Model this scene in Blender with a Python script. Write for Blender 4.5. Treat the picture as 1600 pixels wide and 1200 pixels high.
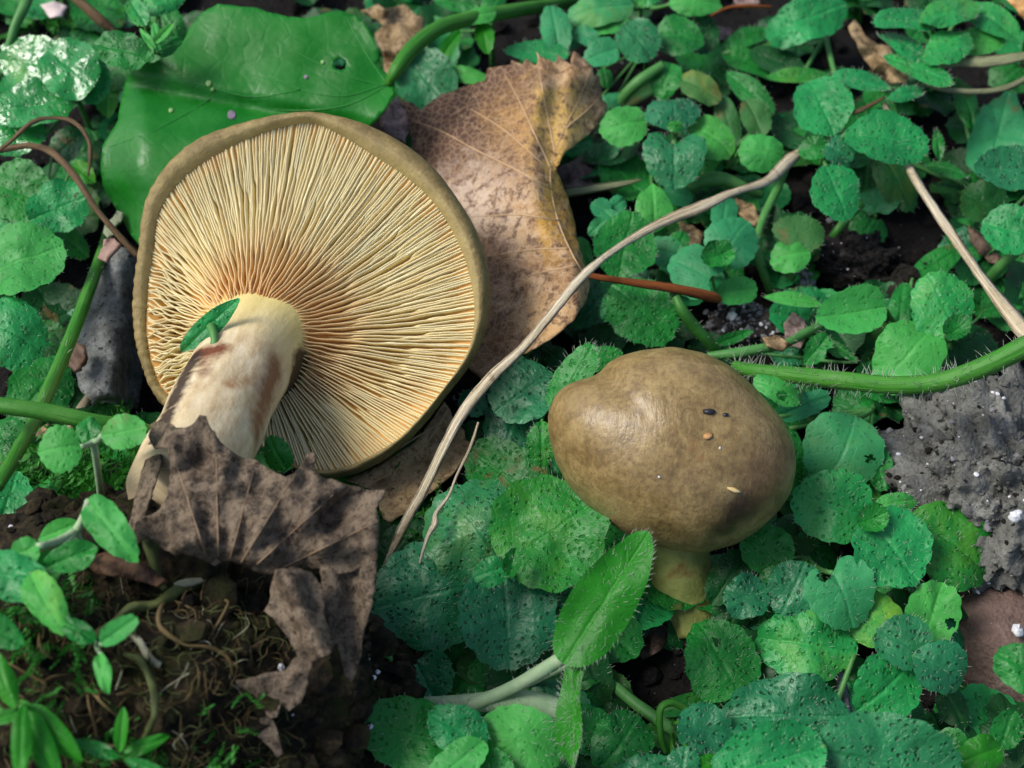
import bpy, bmesh, math, random
from mathutils import Vector, Matrix, noise
from mathutils.bvhtree import BVHTree
from mathutils.geometry import delaunay_2d_cdt

random.seed(7)
for o in list(bpy.data.objects):
    bpy.data.objects.remove(o, do_unlink=True)
SC = bpy.context.scene
COL = SC.collection
CM = 0.01

# ------------------------------------------------------------------ camera
PITCH = math.radians(55.0)
DIST = 27.8 * CM
FPX = 50.0 / 36.0 * 1600.0                      # focal length in photo pixels
TARGET = Vector((0, 0, 1.5 * CM))
CAM = TARGET + DIST * Vector((0, -math.cos(PITCH), math.sin(PITCH)))
FWD = (TARGET - CAM).normalized()
RIGHT = Vector((1, 0, 0))
UPV = RIGHT.cross(FWD).normalized()
TOCAM = -FWD
cd = bpy.data.cameras.new('camera')
cam = bpy.data.objects.new('camera', cd)
COL.objects.link(cam)
cam.location = CAM
cam.rotation_euler = FWD.to_track_quat('-Z', 'Y').to_euler()
cd.lens = 50.0
cd.sensor_width = 36.0
cd.clip_start = 0.005
cd.clip_end = 50.0
cd.dof.use_dof = True
cd.dof.focus_distance = 25.3 * CM
cd.dof.aperture_fstop = 22.0
SC.camera = cam

# ------------------------------------------------------------------ sky, sun, exposure
SUN_TO = Vector((-0.62, 0.04, 0.78)).normalized()
w = bpy.data.worlds.new('World')
SC.world = w
w.use_nodes = True
wn = w.node_tree
bg = wn.nodes['Background']
sky = wn.nodes.new('ShaderNodeTexSky')
sky.sky_type = 'NISHITA'
sky.sun_disc = False
sky.sun_elevation = math.asin(SUN_TO.z)
sky.sun_rotation = math.atan2(SUN_TO.x, SUN_TO.y)
sky.air_density = 1.0
sky.dust_density = 3.0
wn.links.new(sky.outputs[0], bg.inputs[0])
bg.inputs[1].default_value = 0.075
sl = bpy.data.lights.new('sun', 'SUN')
sl.energy = 1.5
sl.angle = math.radians(24)
sl.color = (1.0, 0.97, 0.92)
sun = bpy.data.objects.new('sun', sl)
COL.objects.link(sun)
sun.rotation_euler = (-SUN_TO).to_track_quat('-Z', 'Y').to_euler()
SC.view_settings.view_transform = 'Standard'
SC.view_settings.look = 'None'
SC.view_settings.gamma = 1.0
SC.view_settings.use_curve_mapping = False
SC.view_settings.exposure = 1.12
SC.render.engine = 'CYCLES'

# ------------------------------------------------------------------ geometry helpers
def ray(px, py):
    return (FWD + RIGHT * ((px - 800) / FPX) - UPV * ((py - 600) / FPX)).normalized()

def P(px, py, z):
    """world point on the photo ray at height z (cm)"""
    d = ray(px, py)
    return CAM + d * ((z * CM - CAM.z) / d.z)

def onplane(px, py, p0, n):
    d = ray(px, py)
    return CAM + d * ((p0 - CAM).dot(n) / d.dot(n))

def onball(px, py, c, rad):
    """photo ray on an ellipsoid (radii rad) around c, falls back to the closest approach"""
    d = ray(px, py)
    s = Vector((1 / rad[0], 1 / rad[1], 1 / rad[2]))
    o = Vector([(CAM[i] - c[i]) * s[i] for i in range(3)])
    e = Vector([d[i] * s[i] for i in range(3)])
    A = e.dot(e); B = 2 * o.dot(e); Cc = o.dot(o) - 1
    D = B * B - 4 * A * Cc
    t = (-B - math.sqrt(D)) / (2 * A) if D > 0 else -B / (2 * A)
    return CAM + d * t

def pxscale(p):
    return (p - CAM).dot(FWD) / FPX             # metres per photo pixel at p

def gz(x, y):
    v = Vector((x * 38, y * 38, 3.1))
    h = noise.fractal(v, 1.0, 2.1, 3) * 0.35
    v2 = Vector((x * 160, y * 160, 9.0))
    h += noise.fractal(v2, 0.9, 2.0, 3) * 0.10
    m = (x - MOUND.x) ** 2 + (y - MOUND.y) ** 2          # rise the gilled cap rests on
    h += 1.75 * math.exp(-m / (1.7 * CM) ** 2)
    return (h - 0.1) * CM
MOUND = P(487, 463, 3.0) + Vector((.001, .008, 0))

def empty(name, loc, label, cat, group=None):
    o = bpy.data.objects.new(name, None)
    o.empty_display_size = 0.01
    COL.objects.link(o)
    o.location = loc
    tag(o, label, cat, group)
    return o

def tag(o, label=None, cat=None, group=None, kind=None):
    if label: o['label'] = label
    if cat: o['category'] = cat
    if group: o['group'] = group
    if kind: o['kind'] = kind
    return o

def obj(name, verts, faces, m, parent=None, uvs=None, smooth=True, origin=None, solid=0):
    """one mesh object; verts are world points"""
    org = parent_world(parent) if parent else (origin or Vector((0, 0, 0)))
    me = bpy.data.meshes.new(name)
    me.from_pydata([(v[0] - org[0], v[1] - org[1], v[2] - org[2]) for v in verts], [], faces)
    if uvs:
        ul = me.uv_layers.new(name='UVMap')
        li = [0] * len(me.loops)
        me.loops.foreach_get('vertex_index', li)
        flat = []
        for i in li:
            flat.extend(uvs[i])
        ul.data.foreach_set('uv', flat)
    if smooth:
        me.polygons.foreach_set('use_smooth', [True] * len(me.polygons))
    me.materials.append(m)
    me.update()
    o = bpy.data.objects.new(name, me)
    COL.objects.link(o)
    if parent:
        o.parent = parent
    else:
        o.location = org
    if solid:
        md = o.modifiers.new('thickness', 'SOLIDIFY')
        md.thickness = solid
        md.offset = -1
    return o

def parent_world(p):
    v = Vector((0, 0, 0))
    while p:
        v = v + p.location
        p = p.parent
    return v

def catmull(pts, n):
    """pts: list of tuples (any length) -> smooth list"""
    out = []
    k = len(pts)
    for i in range(k - 1):
        p0 = pts[max(i - 1, 0)]; p1 = pts[i]; p2 = pts[i + 1]; p3 = pts[min(i + 2, k - 1)]
        for j in range(n):
            t = j / n
            out.append(tuple(0.5 * ((2 * b) + (-a + c) * t + (2 * a - 5 * b + 4 * c - d) * t * t +
                                    (-a + 3 * b - 3 * c + d) * t ** 3) for a, b, c, d in zip(p0, p1, p2, p3)))
    out.append(tuple(pts[-1]))
    return out

def tube(path, radii, sides=8, flat=1.0, wide=None, cap=True, seed=0, rough=0.0, ridge=0.0):
    """path world Vectors, radii metres. flat<1 squashes across `wide`-normal. returns verts, faces, uvs"""
    V, F, UV = [], [], []
    n = len(path)
    prev = None
    L = 0
    for i, p in enumerate(path):
        t = (path[min(i + 1, n - 1)] - path[max(i - 1, 0)])
        if t.length < 1e-9: t = Vector((0, 0, 1))
        t.normalize()
        ref = wide if wide is not None else (prev if prev is not None else (Vector((0, 0, 1)) if abs(t.z) < .9 else Vector((1, 0, 0))))
        a = (ref - t * ref.dot(t))
        if a.length < 1e-6: a = t.orthogonal()
        a.normalize()
        prev = a
        b = t.cross(a)
        if i: L += (p - path[i - 1]).length
        for k in range(sides):
            an = 2 * math.pi * k / sides
            r = radii[i]
            if ridge and k % 2: r *= 1 - ridge
            if rough:
                r *= 1 + rough * noise.noise(Vector((p.x * 400 + seed, p.y * 400 + math.cos(an), p.z * 400 + math.sin(an))))
            V.append(p + (a * math.sin(an) * flat + b * math.cos(an)) * r)
            UV.append((k / sides, L * 100))
        if i:
            s = (i - 1) * sides
            for k in range(sides):
                k2 = (k + 1) % sides
                F.append((s + k, s + k2, s + sides + k2, s + sides + k))
    if cap:
        F.append(tuple(range(sides))[::-1])
        F.append(tuple(range((n - 1) * sides, n * sides)))
    return V, F, UV

def ptube(pts, sub=5, **kw):
    """pts: (px, py, z, width_px) -> tube through photo pixels at stated heights"""
    c = catmull(pts, sub)
    path = [P(a[0], a[1], a[2]) for a in c]
    rad = [max(a[3], .3) * 0.5 * pxscale(p) for a, p in zip(c, path)]
    return tube(path, rad, **kw)

def inside(x, y, poly):
    r = False
    j = len(poly) - 1
    for i in range(len(poly)):
        xi, yi = poly[i]; xj, yj = poly[j]
        if (yi > y) != (yj > y) and x < (xj - xi) * (y - yi) / (yj - yi) + xi:
            r = not r
        j = i
    return r

def jag(poly, step, amp, rnd):
    out = []
    for i, a in enumerate(poly):
        b = poly[(i + 1) % len(poly)]
        d = math.hypot(b[0] - a[0], b[1] - a[1])
        k = max(1, int(d / step))
        for j in range(k):
            t = j / k
            q = amp if j else amp * .4
            out.append((a[0] + (b[0] - a[0]) * t + rnd.uniform(-q, q), a[1] + (b[1] - a[1]) * t + rnd.uniform(-q, q)))
    return out

def sheet(poly, zf, step=9, amp=1.0, holes=(), seed=1):
    """triangulated sheet from a pixel outline; zf(px,py) -> height cm. returns verts, faces, uvs"""
    rnd = random.Random(seed)
    pts = jag(poly, step, amp, rnd)
    loops = [pts]
    for hx, hy, hr in holes:
        loops.append([(hx + hr * math.cos(a * .7) * rnd.uniform(.75, 1.2), hy + hr * math.sin(a * .7) * rnd.uniform(.75, 1.2)) for a in range(9)])
    co, ed, st = [], [], 0
    for lp in loops:
        co += lp
        ed += [(st + i, st + (i + 1) % len(lp)) for i in range(len(lp))]
        st += len(lp)
    xs = [p[0] for p in pts]; ys = [p[1] for p in pts]
    y = min(ys); row = 0
    while y < max(ys):
        x = min(xs) + (step / 2 if row % 2 else 0)
        while x < max(xs):
            q = (x + rnd.uniform(-.2, .2) * step, y + rnd.uniform(-.2, .2) * step)
            if inside(q[0], q[1], pts): co.append(q)
            x += step
        y += step * .87; row += 1
    v2, e2, f2, *_ = delaunay_2d_cdt([Vector(c) for c in co], ed, [], 0, 1e-4)
    F = []
    for f in f2:
        cx = sum(v2[i].x for i in f) / len(f); cy = sum(v2[i].y for i in f) / len(f)
        if not inside(cx, cy, pts): continue
        if any(inside(cx, cy, lp) for lp in loops[1:]): continue
        F.append(tuple(f))
    V = [P(v.x, v.y, zf(v.x, v.y)) for v in v2]
    # face the camera
    a, b, c = (V[i] for i in F[0][:3])
    if (b - a).cross(c - a).dot(TOCAM) < 0:
        F = [f[::-1] for f in F]
    return V, F, [(v.x / 100, v.y / 100) for v in v2]

def sm(a, b, x):
    t = min(1, max(0, (x - a) / (b - a)))
    return t * t * (3 - 2 * t)

def N3(x, y, s, k=0.0):
    return noise.noise(Vector((x / s, y / s, k)))

# ------------------------------------------------------------------ materials
def lin(r, g, b, k=1.0):
    f = lambda c: (c / 255 / 12.92 if c < 10.3 else ((c / 255 + .055) / 1.055) ** 2.4)
    return (f(r) * k, f(g) * k, f(b) * k, 1)

class M:
    def __init__(s, name, rough=.6, spec=.4):
        s.m = bpy.data.materials.new(name)
        s.m.use_nodes = True
        s.nt = s.m.node_tree
        s.b = s.nt.nodes['Principled BSDF']
        s.out = s.nt.nodes['Material Output']
        s.b.inputs['Roughness'].default_value = rough
        s.b.inputs['Specular IOR Level'].default_value = spec
        s.tc = s.nt.nodes.new('ShaderNodeTexCoord')
    def n(s, t): return s.nt.nodes.new(t)
    def l(s, a, b): s.nt.links.new(a, b)
    def put(s, sock, v):
        if hasattr(v, 'is_linked'): s.l(v, sock)
        else: sock.default_value = v
    def noise(s, scale, detail=4, rough=.55, dist=0, co='Object', vec=None):
        t = s.n('ShaderNodeTexNoise')
        t.inputs['Scale'].default_value = scale
        t.inputs['Detail'].default_value = detail
        t.inputs['Roughness'].default_value = rough
        t.inputs['Distortion'].default_value = dist
        s.l(vec if vec else s.tc.outputs[co], t.inputs['Vector'])
        return t.outputs['Fac']
    def vor(s, scale, feat='F1', co='Object', vec=None, rnd=1.0):
        t = s.n('ShaderNodeTexVoronoi')
        t.feature = feat
        t.inputs['Scale'].default_value = scale
        t.inputs['Randomness'].default_value = rnd
        s.l(vec if vec else s.tc.outputs[co], t.inputs['Vector'])
        return t.outputs['Distance']
    def ramp(s, f, stops):
        r = s.n('ShaderNodeValToRGB')
        e = r.color_ramp.elements
        while len(e) < len(stops): e.new(.5)
        for i, (p, c) in enumerate(stops):
            e[i].position = p
            e[i].color = c if isinstance(c, tuple) else (c, c, c, 1)
        s.l(f, r.inputs[0])
        return r.outputs[0]
    def mix(s, f, a, b, mode='MIX'):
        x = s.n('ShaderNodeMix')
        x.data_type = 'RGBA'
        x.blend_type = mode
        s.put(x.inputs[0], f); s.put(x.inputs[6], a); s.put(x.inputs[7], b)
        return x.outputs[2]
    def math(s, op, a, b=0.0):
        x = s.n('ShaderNodeMath')
        x.operation = op
        s.put(x.inputs[0], a); s.put(x.inputs[1], b)
        return x.outputs[0]
    def sep(s, co):
        x = s.n('ShaderNodeSeparateXYZ')
        s.l(s.tc.outputs[co], x.inputs[0])
        return x.outputs
    def rand(s):
        return s.n('ShaderNodeObjectInfo').outputs['Random']
    def mapped(s, co, scale=(1, 1, 1)):
        x = s.n('ShaderNodeMapping')
        x.inputs['Scale'].default_value = scale
        s.l(s.tc.outputs[co], x.inputs['Vector'])
        return x.outputs[0]
    def col(s, c): s.put(s.b.inputs['Base Color'], c); return s
    def bump(s, h, dist, strength=1.0):
        x = s.n('ShaderNodeBump')
        x.inputs['Distance'].default_value = dist
        x.inputs['Strength'].default_value = strength
        s.l(h, x.inputs['Height'])
        if s.b.inputs['Normal'].is_linked:
            s.l(s.b.inputs['Normal'].links[0].from_socket, x.inputs['Normal'])
        s.l(x.outputs[0], s.b.inputs['Normal'])
        return s
    def translucent(s, f, c):
        t = s.n('ShaderNodeBsdfTranslucent')
        s.put(t.inputs[0], c)
        x = s.n('ShaderNodeMixShader')
        x.inputs[0].default_value = f
        s.l(s.b.outputs[0], x.inputs[1]); s.l(t.outputs[0], x.inputs[2])
        s.l(x.outputs[0], s.out.inputs[0])
        return s

def leaf_mat(name, c1, c2, dots=.0, rough=.48, trans=.15, spec=.28, blotch=0.0, pucker=1.0):
    """leaf uv is in centimetres: x along the midrib, y across"""
    k = M(name, rough, spec)
    n1 = k.noise(1.1, 5, .6, co='UV')
    c = k.mix(k.ramp(n1, [(.35, 0.0), (.66, 1.0)]), c1, c2)
    r = k.rand()
    c = k.mix(k.math('MULTIPLY', r, .40), c, (c2[0] * 1.7, c2[1] * 1.15, c2[2] * .7, 1))
    c = k.mix(k.ramp(k.noise(.5, 2, co='Object', vec=k.mapped('Object', (60, 60, 60))), [(.45, 0.0), (.75, .45)]), c, (c1[0] * .55, c1[1] * .6, c1[2] * .6, 1))
    jit = k.n('ShaderNodeVectorMath'); jit.operation = 'ADD'
    k.l(k.tc.outputs['UV'], jit.inputs[0])
    nt = k.n('ShaderNodeTexNoise'); nt.inputs['Scale'].default_value = 3.0
    k.l(k.tc.outputs['UV'], nt.inputs['Vector'])
    sc = k.n('ShaderNodeVectorMath'); sc.operation = 'SCALE'; sc.inputs['Scale'].default_value = .12
    k.l(nt.outputs['Color'], sc.inputs[0]); k.l(sc.outputs[0], jit.inputs[1])
    v = k.vor(9.0, vec=jit.outputs[0])
    d = k.ramp(v, [(.14, 1.0), (.33, 0.0)])
    dm = k.ramp(k.noise(2.3, 2, co='UV'), [(.32, .35), (.55, 1.0)])
    d2 = k.math('MULTIPLY', d, dm)
    if dots:
        c = k.mix(k.math('MULTIPLY', d2, dots), c, (c1[0] * .3, c1[1] * .36, c1[2] * .25, 1))
    uv = k.sep('UV')
    ay = k.math('ABSOLUTE', k.math('ADD', uv[1], k.math('MULTIPLY', k.math('SUBTRACT', k.noise(2.0, 2, co='UV'), .5), .08)))
    rib = k.ramp(ay, [(.008, 1.0), (.045, 0.0)])
    s = k.math('ADD', k.math('ADD', k.math('MULTIPLY', uv[0], 15.0), k.math('MULTIPLY', ay, -11.0)), k.math('MULTIPLY', k.noise(2.2, 2, co='UV'), 9.0))
    lat = k.ramp(k.math('SINE', s), [(.90, 0.0), (1.0, 1.0)])
    vein = k.math('MAXIMUM', rib, k.math('MULTIPLY', lat, .35))
    c = k.mix(k.math('MULTIPLY', vein, .16), c, (c2[0] * 2.2, c2[1] * 1.5, c2[2] * 1.3, 1))
    if blotch:
        bl = k.ramp(k.noise(1.7, 5, .65, co='UV'), [(.56, 0.0), (.70, 1.0)])
        c = k.mix(k.math('MULTIPLY', bl, blotch), c, lin(110, 88, 50))
    old = k.math('MULTIPLY', k.ramp(r, [(.80, 0.0), (.95, .8)]), k.ramp(k.noise(1.3, 5, .65, co='UV'), [(.46, 0.0), (.66, .75)]))
    c = k.mix(old, c, (c2[0] * 4 + .03, c2[1] * 1.2, c2[2] * .6, 1))
    rot_ = k.math('MULTIPLY', k.ramp(k.noise(.55, 3, .6, co='UV', vec=k.mapped('Object', (70, 70, 70))), [(.60, 0.0), (.66, 1.0)]), k.ramp(k.noise(3.0, 5, .7, co='UV'), [(.52, 0.0), (.60, .8)]))
    c = k.mix(rot_, c, lin(104, 86, 48))
    sp = k.ramp(k.vor(13, co='UV'), [(.06, 1.0), (.12, 0.0)])
    spm = k.math('MULTIPLY', sp, k.ramp(k.noise(4, 2, co='UV'), [(.54, 0.0), (.64, .5)]))
    c = k.mix(spm, c, lin(140, 180, 145))
    dk = k.ramp(k.vor(2.1, co='UV'), [(.05, 1.0), (.085, 0.0)])
    dkm = k.math('MULTIPLY', dk, k.ramp(k.noise(.9, 2, co='UV'), [(.52, 0.0), (.58, .8)]))
    c = k.mix(dkm, c, (.02, .014, .01, 1))
    k.col(c)
    k.put(k.b.inputs['Roughness'], k.ramp(k.noise(3.0, 3, co='UV'), [(.3, rough - .10), (.7, rough + .10)]))
    if pucker:
        k.bump(k.noise(4.4, 3, .5, co='UV'), .0009 * pucker, .65)
        k.bump(d, -.00026 * pucker, .8)
    k.bump(k.noise(20, 3, .6, co='UV'), .00008, .7)
    k.bump(vein, -.00018, .6)
    k.translucent(trans, k.mix(.5, c, (c2[0] * 2.5, c2[1] * 1.8, c2[2] * 1.0, 1)))
    return k.m
G_BLUE = leaf_mat('leaf_dotted_blue_green', (.007, .105, .040, 1), (.016, .190, .072, 1), dots=.95, rough=.42, spec=.45)
G_EMER = leaf_mat('leaf_emerald', (.006, .150, .038, 1), (.016, .290, .074, 1), dots=.55, rough=.44, spec=.38)
G_MID = leaf_mat('leaf_mid_green', (.005, .105, .014, 1), (.012, .215, .030, 1), dots=.40, rough=.46, spec=.35)
G_LITE = leaf_mat('leaf_light_green', (.028, .240, .044, 1), (.056, .385, .076, 1), dots=.30, rough=.5, trans=.22, pucker=.5)
G_DULL = leaf_mat('leaf_dull_green', (.024, .120, .030, 1), (.045, .180, .048, 1), dots=.1, rough=.6, blotch=.6, pucker=.4)
G_MATT = leaf_mat('leaf_underside', (.018, .190, .072, 1), (.034, .285, .112, 1), dots=.45, rough=.5, pucker=.25)
G_BRIT = leaf_mat('leaf_bright_green', (.010, .150, .006, 1), (.020, .230, .012, 1), dots=.10, rough=.45, trans=.22, pucker=.25)
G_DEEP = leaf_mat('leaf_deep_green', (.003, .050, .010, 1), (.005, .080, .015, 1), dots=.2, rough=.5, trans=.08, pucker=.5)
G_WET = leaf_mat('leaf_wet_green', (.008, .165, .032, 1), (.016, .245, .050, 1), dots=.5, rough=.20, pucker=.9, spec=.8)
LM = dict(b=G_BLUE, e=G_EMER, m=G_MID, l=G_LITE, d=G_DULL, u=G_MATT, g=G_BRIT, k=G_DEEP, w=G_WET)

def plain(name, c1, c2, scale=300, rough=.6, spec=.35, bump=.0001, trans=0):
    k = M(name, rough, spec)
    c = k.mix(k.ramp(k.noise(scale, 5), [(.3, 0.0), (.7, 1.0)]), c1, c2)
    c = k.mix(k.math('MULTIPLY', k.rand(), .25), c, (c1[0] * .6, c1[1] * .6, c1[2] * .6, 1))
    k.col(c)
    if bump: k.bump(k.noise(scale * 4, 4), bump, .8)
    if trans: k.translucent(trans, c)
    return k.m
def stem_mat(name, c1, c2, c3):
    k = M(name, .5, .3)
    f = k.noise(1.0, 4, .6, vec=k.mapped('UV', (9, .5, 1)))
    c = k.mix(k.ramp(f, [(.35, 0.0), (.62, 1.0)]), c1, c2)
    c = k.mix(k.ramp(k.noise(110, 3), [(.45, 0.0), (.7, .7)]), c, c3)
    c = k.mix(k.ramp(k.vor(1500), [(.06, .7), (.14, 0.0)]), c, (c2[0] * 2.5, c2[1] * 1.5, c2[2] * 2.5, 1))
    k.col(c)
    k.bump(f, .0005, .8); k.bump(k.noise(900, 3), .00015, .7)
    k.translucent(.1, c2)
    return k.m
STEM_G = plain('stem_green', (.045, .18, .035, 1), (.085, .26, .065, 1), 250, .5)
STEM_V = stem_mat('stem_vivid_green', (.024, .150, .010, 1), (.045, .22, .020, 1), (.075, .24, .035, 1))
STEM_D = plain('stem_dark_green', (.02, .11, .012, 1), (.035, .17, .02, 1), 250, .5)
STEM_P = plain('stem_pale', (.22, .36, .19, 1), (.36, .47, .28, 1), 400, .6)
HAIR = plain('plant_hair', (.45, .55, .42, 1), (.60, .66, .55, 1), 300, .5, bump=0, trans=.35)
ROOT_T = plain('root_tan', (.06, .038, .012, 1), (.16, .11, .04, 1), 300, .7)
ROOT_P = plain('root_pale', (.20, .20, .12, 1), (.42, .40, .28, 1), 300, .7)
ROOT_O = plain('root_olive', (.04, .055, .010, 1), (.12, .14, .04, 1), 300, .65)

def straw_mat(name, c1, c2, c3):
    k = M(name, .7, .25)
    f = k.noise(1.0, 5, .65, vec=k.mapped('UV', (26, .55, 1)))
    c = k.mix(k.ramp(f, [(.36, 0.0), (.60, 1.0)]), c1, c2)
    c = k.mix(k.ramp(k.noise(1.0, 4, .6, vec=k.mapped('UV', (12, .3, 1))), [(.56, 0.0), (.66, .85)]), c, c3)
    c = k.mix(k.ramp(k.noise(340, 4, .7), [(.60, 0.0), (.70, .8)]), c, tuple(c3[i] * .5 for i in range(3)) + (1,))
    c = k.mix(k.ramp(k.noise(45, 2), [(.4, 0.0), (.7, .5)]), c, c3)
    k.col(c)
    k.bump(f, .0007, 1.0)
    return k.m
STRAW = straw_mat('dry_straw', lin(196, 178, 138), lin(242, 232, 206), lin(170, 146, 106))
STRAWB = straw_mat('brown_straw', lin(105, 82, 55), lin(150, 125, 92), lin(60, 42, 30))
STRAWG = straw_mat('greenish_straw', lin(110, 122, 85), lin(165, 170, 130), lin(85, 85, 60))
TWIG = straw_mat('orange_twig', lin(118, 60, 22), lin(172, 100, 40), lin(72, 26, 18))

def soil_mat(name, base, pale, grains=.25, rough=.9):
    k = M(name, rough, .25)
    c = k.ramp(k.noise(180, 6, .7), [(.3, tuple(base[i] * .5 for i in range(3)) + (1,)), (.55, base), (.8, pale)])
    fl = k.ramp(k.vor(1100), [(.08, 1.0), (.16, 0.0)])
    m = k.ramp(k.noise(500, 2), [(.55, 0.0), (.65, 1.0)])
    c = k.mix(k.math('MULTIPLY', k.math('MULTIPLY', fl, m), grains), c, lin(190, 190, 190))
    k.col(c)
    k.bump(k.noise(900, 6, .7), .0006, 1.0)
    k.bump(k.vor(1300), .0003, .8)
    return k.m
SOIL = soil_mat('dark_soil', (.006, .005, .0045, 1), (.020, .017, .015, 1), .35)
CLOD = soil_mat('clod_soil', (.012, .010, .007, 1), (.042, .034, .024, 1), .5)
GRIT = soil_mat('grey_grit', (.150, .152, .136, 1), (.33, .335, .305, 1), .9)
STONE = soil_mat('brown_stone', (.16, .105, .085, 1), (.25, .185, .155, 1), .4, .75)
def clod_mat():
    k = M('mossy_root_soil', .9, .2)
    c = k.ramp(k.noise(260, 7, .75), [(.36, (.006, .005, .004, 1)), (.47, (.022, .017, .010, 1)), (.56, (.052, .038, .018, 1)), (.66, (.085, .066, .036, 1))])
    c = k.mix(k.ramp(k.noise(120, 5, .7), [(.50, 0.0), (.62, .8)]), c, (.040, .046, .010, 1))
    c = k.mix(k.ramp(k.noise(90, 4, .7), [(.55, 0.0), (.65, .9)]), c, (.006, .005, .004, 1))
    k.col(c)
    k.bump(k.noise(420, 7, .75), .0016, 1.0); k.bump(k.noise(1200, 5, .7), .0005, 1.0)
    return k.m
ROOTSOIL = clod_mat()
WHITEP = plain('white_pebble', (.55, .56, .6, 1), (.75, .75, .76, 1), 700, .5)
GREYP = plain('grey_pebble', (.13, .13, .14, 1), (.25, .25, .26, 1), 500, .7)

# ------------------------------------------------------------------ ground
def build_ground():
    n = 230
    cx, cy = 0.0, 0.03
    def wp(t): return 0.17 * t + 4.8 * t ** 9
    V, F = [], []
    for j in range(n + 1):
        for i in range(n + 1):
            x = cx + wp(2 * i / n - 1); y = cy + wp(2 * j / n - 1)
            V.append((x, y, gz(x, y)))
    for j in range(n):
        for i in range(n):
            a = j * (n + 1) + i
            F.append((a, a + 1, a + n + 2, a + n + 1))
    o = obj('ground', V, F, SOIL)
    tag(o, 'dark crumbly soil showing between the green leaves', kind='structure')
build_ground()

PHI = 1.618
ICO = [Vector(v).normalized() for v in ((-1, PHI, 0), (1, PHI, 0), (-1, -PHI, 0), (1, -PHI, 0), (0, -1, PHI), (0, 1, PHI), (0, -1, -PHI), (0, 1, -PHI), (PHI, 0, -1), (PHI, 0, 1), (-PHI, 0, -1), (-PHI, 0, 1))]
ICF = ((0, 11, 5), (0, 5, 1), (0, 1, 7), (0, 7, 10), (0, 10, 11), (1, 5, 9), (5, 11, 4), (11, 10, 2), (10, 7, 6), (7, 1, 8), (3, 9, 4), (3, 4, 2), (3, 2, 6), (3, 6, 8), (3, 8, 9), (4, 9, 5), (2, 4, 11), (6, 2, 10), (8, 6, 7), (9, 8, 1))
def lump(V, F, c, r, rnd, squash=.8):
    """irregular 20-faced grain appended to V, F"""
    b = len(V)
    rot = Matrix.Rotation(rnd.uniform(0, 6.28), 3, 'Z') @ Matrix.Rotation(rnd.uniform(0, 3.1), 3, 'X')
    st = Vector((rnd.uniform(.7, 1.3), rnd.uniform(.7, 1.3), rnd.uniform(.6, 1.1)))
    for d in ICO:
        v = Vector((d.x * st.x, d.y * st.y, d.z * st.z)) * r * rnd.uniform(.78, 1.15)
        v = rot @ v
        v.z *= squash
        V.append(c + v)
    for f in ICF:
        F.append(tuple(b + i for i in f))

def crumbs(name, n, m, rmin, rmax, region, seed, label):
    rnd = random.Random(seed)
    V, F = [], []
    for i in range(n):
        q = P(rnd.uniform(region[0], region[2]), rnd.uniform(region[1], region[3]), 0)
        r = rmin * (rmax / rmin) ** (rnd.random() ** 2.2) * CM
        lump(V, F, Vector((q.x, q.y, gz(q.x, q.y) + r * .25)), r, rnd)
    o = obj(name, V, F, m, smooth=False)
    tag(o, label, 'soil', kind='stuff')
crumbs('soil_crumbs', 9000, SOIL, .04, .28, (-250, -350, 1850, 1400), 3, 'loose dark soil crumbs lying over the ground')
crumbs('grit_grains', 900, GREYP, .025, .08, (-150, -250, 1750, 1300), 4, 'small grey grit grains scattered over the soil')

# ------------------------------------------------------------------ gilled mushroom lying on its cap
def polar_lookup(poly):
    """poly: local 2d points; returns R(theta) by ray casting from the origin"""
    def R(th):
        dx, dy = math.cos(th), math.sin(th)
        best = 0
        for i in range(len(poly)):
            ax, ay = poly[i]; bx, by = poly[(i + 1) % len(poly)]
            ex, ey = bx - ax, by - ay
            den = dx * ey - dy * ex
            if abs(den) < 1e-12: continue
            t = (ax * ey - ay * ex) / den
            u = (ax * dy - ay * dx) / den
            if t > 0 and -1e-6 <= u <= 1 + 1e-6: best = max(best, t)
        return best
    # smooth table
    tab = [R(2 * math.pi * i / 720) for i in range(720)]
    sm_ = [sum(tab[(i + k) % 720] for k in range(-5, 6)) / 11 for i in range(720)]
    def f(th):
        x = (th / (2 * math.pi) * 720) % 720
        i = int(x); t = x - i
        return sm_[i % 720] * (1 - t) + sm_[(i + 1) % 720] * t
    return f

O_PX = [(487,175),(520,179),(560,188),(600,205),(640,228),(680,262),(715,310),(740,350),(757,395),(766,440),(764,490),(752,535),(730,575),(700,612),(672,650),(640,685),(605,715),(560,738),(520,748),(480,742),(440,720),(400,690),(340,665),(290,650),(252,635),(232,600),(218,560),(210,520),(207,480),(211,430),(218,380),(222,335),(235,295),(260,258),(290,228),(325,208),(365,195),(405,185),(445,178)]
G_PX = [(495,194),(530,212),(580,244),(630,275),(670,310),(700,350),(725,400),(738,450),(742,500),(735,545),(714,582),(688,617),(658,652),(623,687),(588,708),(550,727),(510,736),(470,728),(430,706),(390,676),(340,648),(295,630),(262,610),(250,585),(243,560),(237,520),(238,480),(240,430),(246,380),(250,345),(265,310),(290,280),(325,255),(370,230),(420,209),(460,197)]

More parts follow.
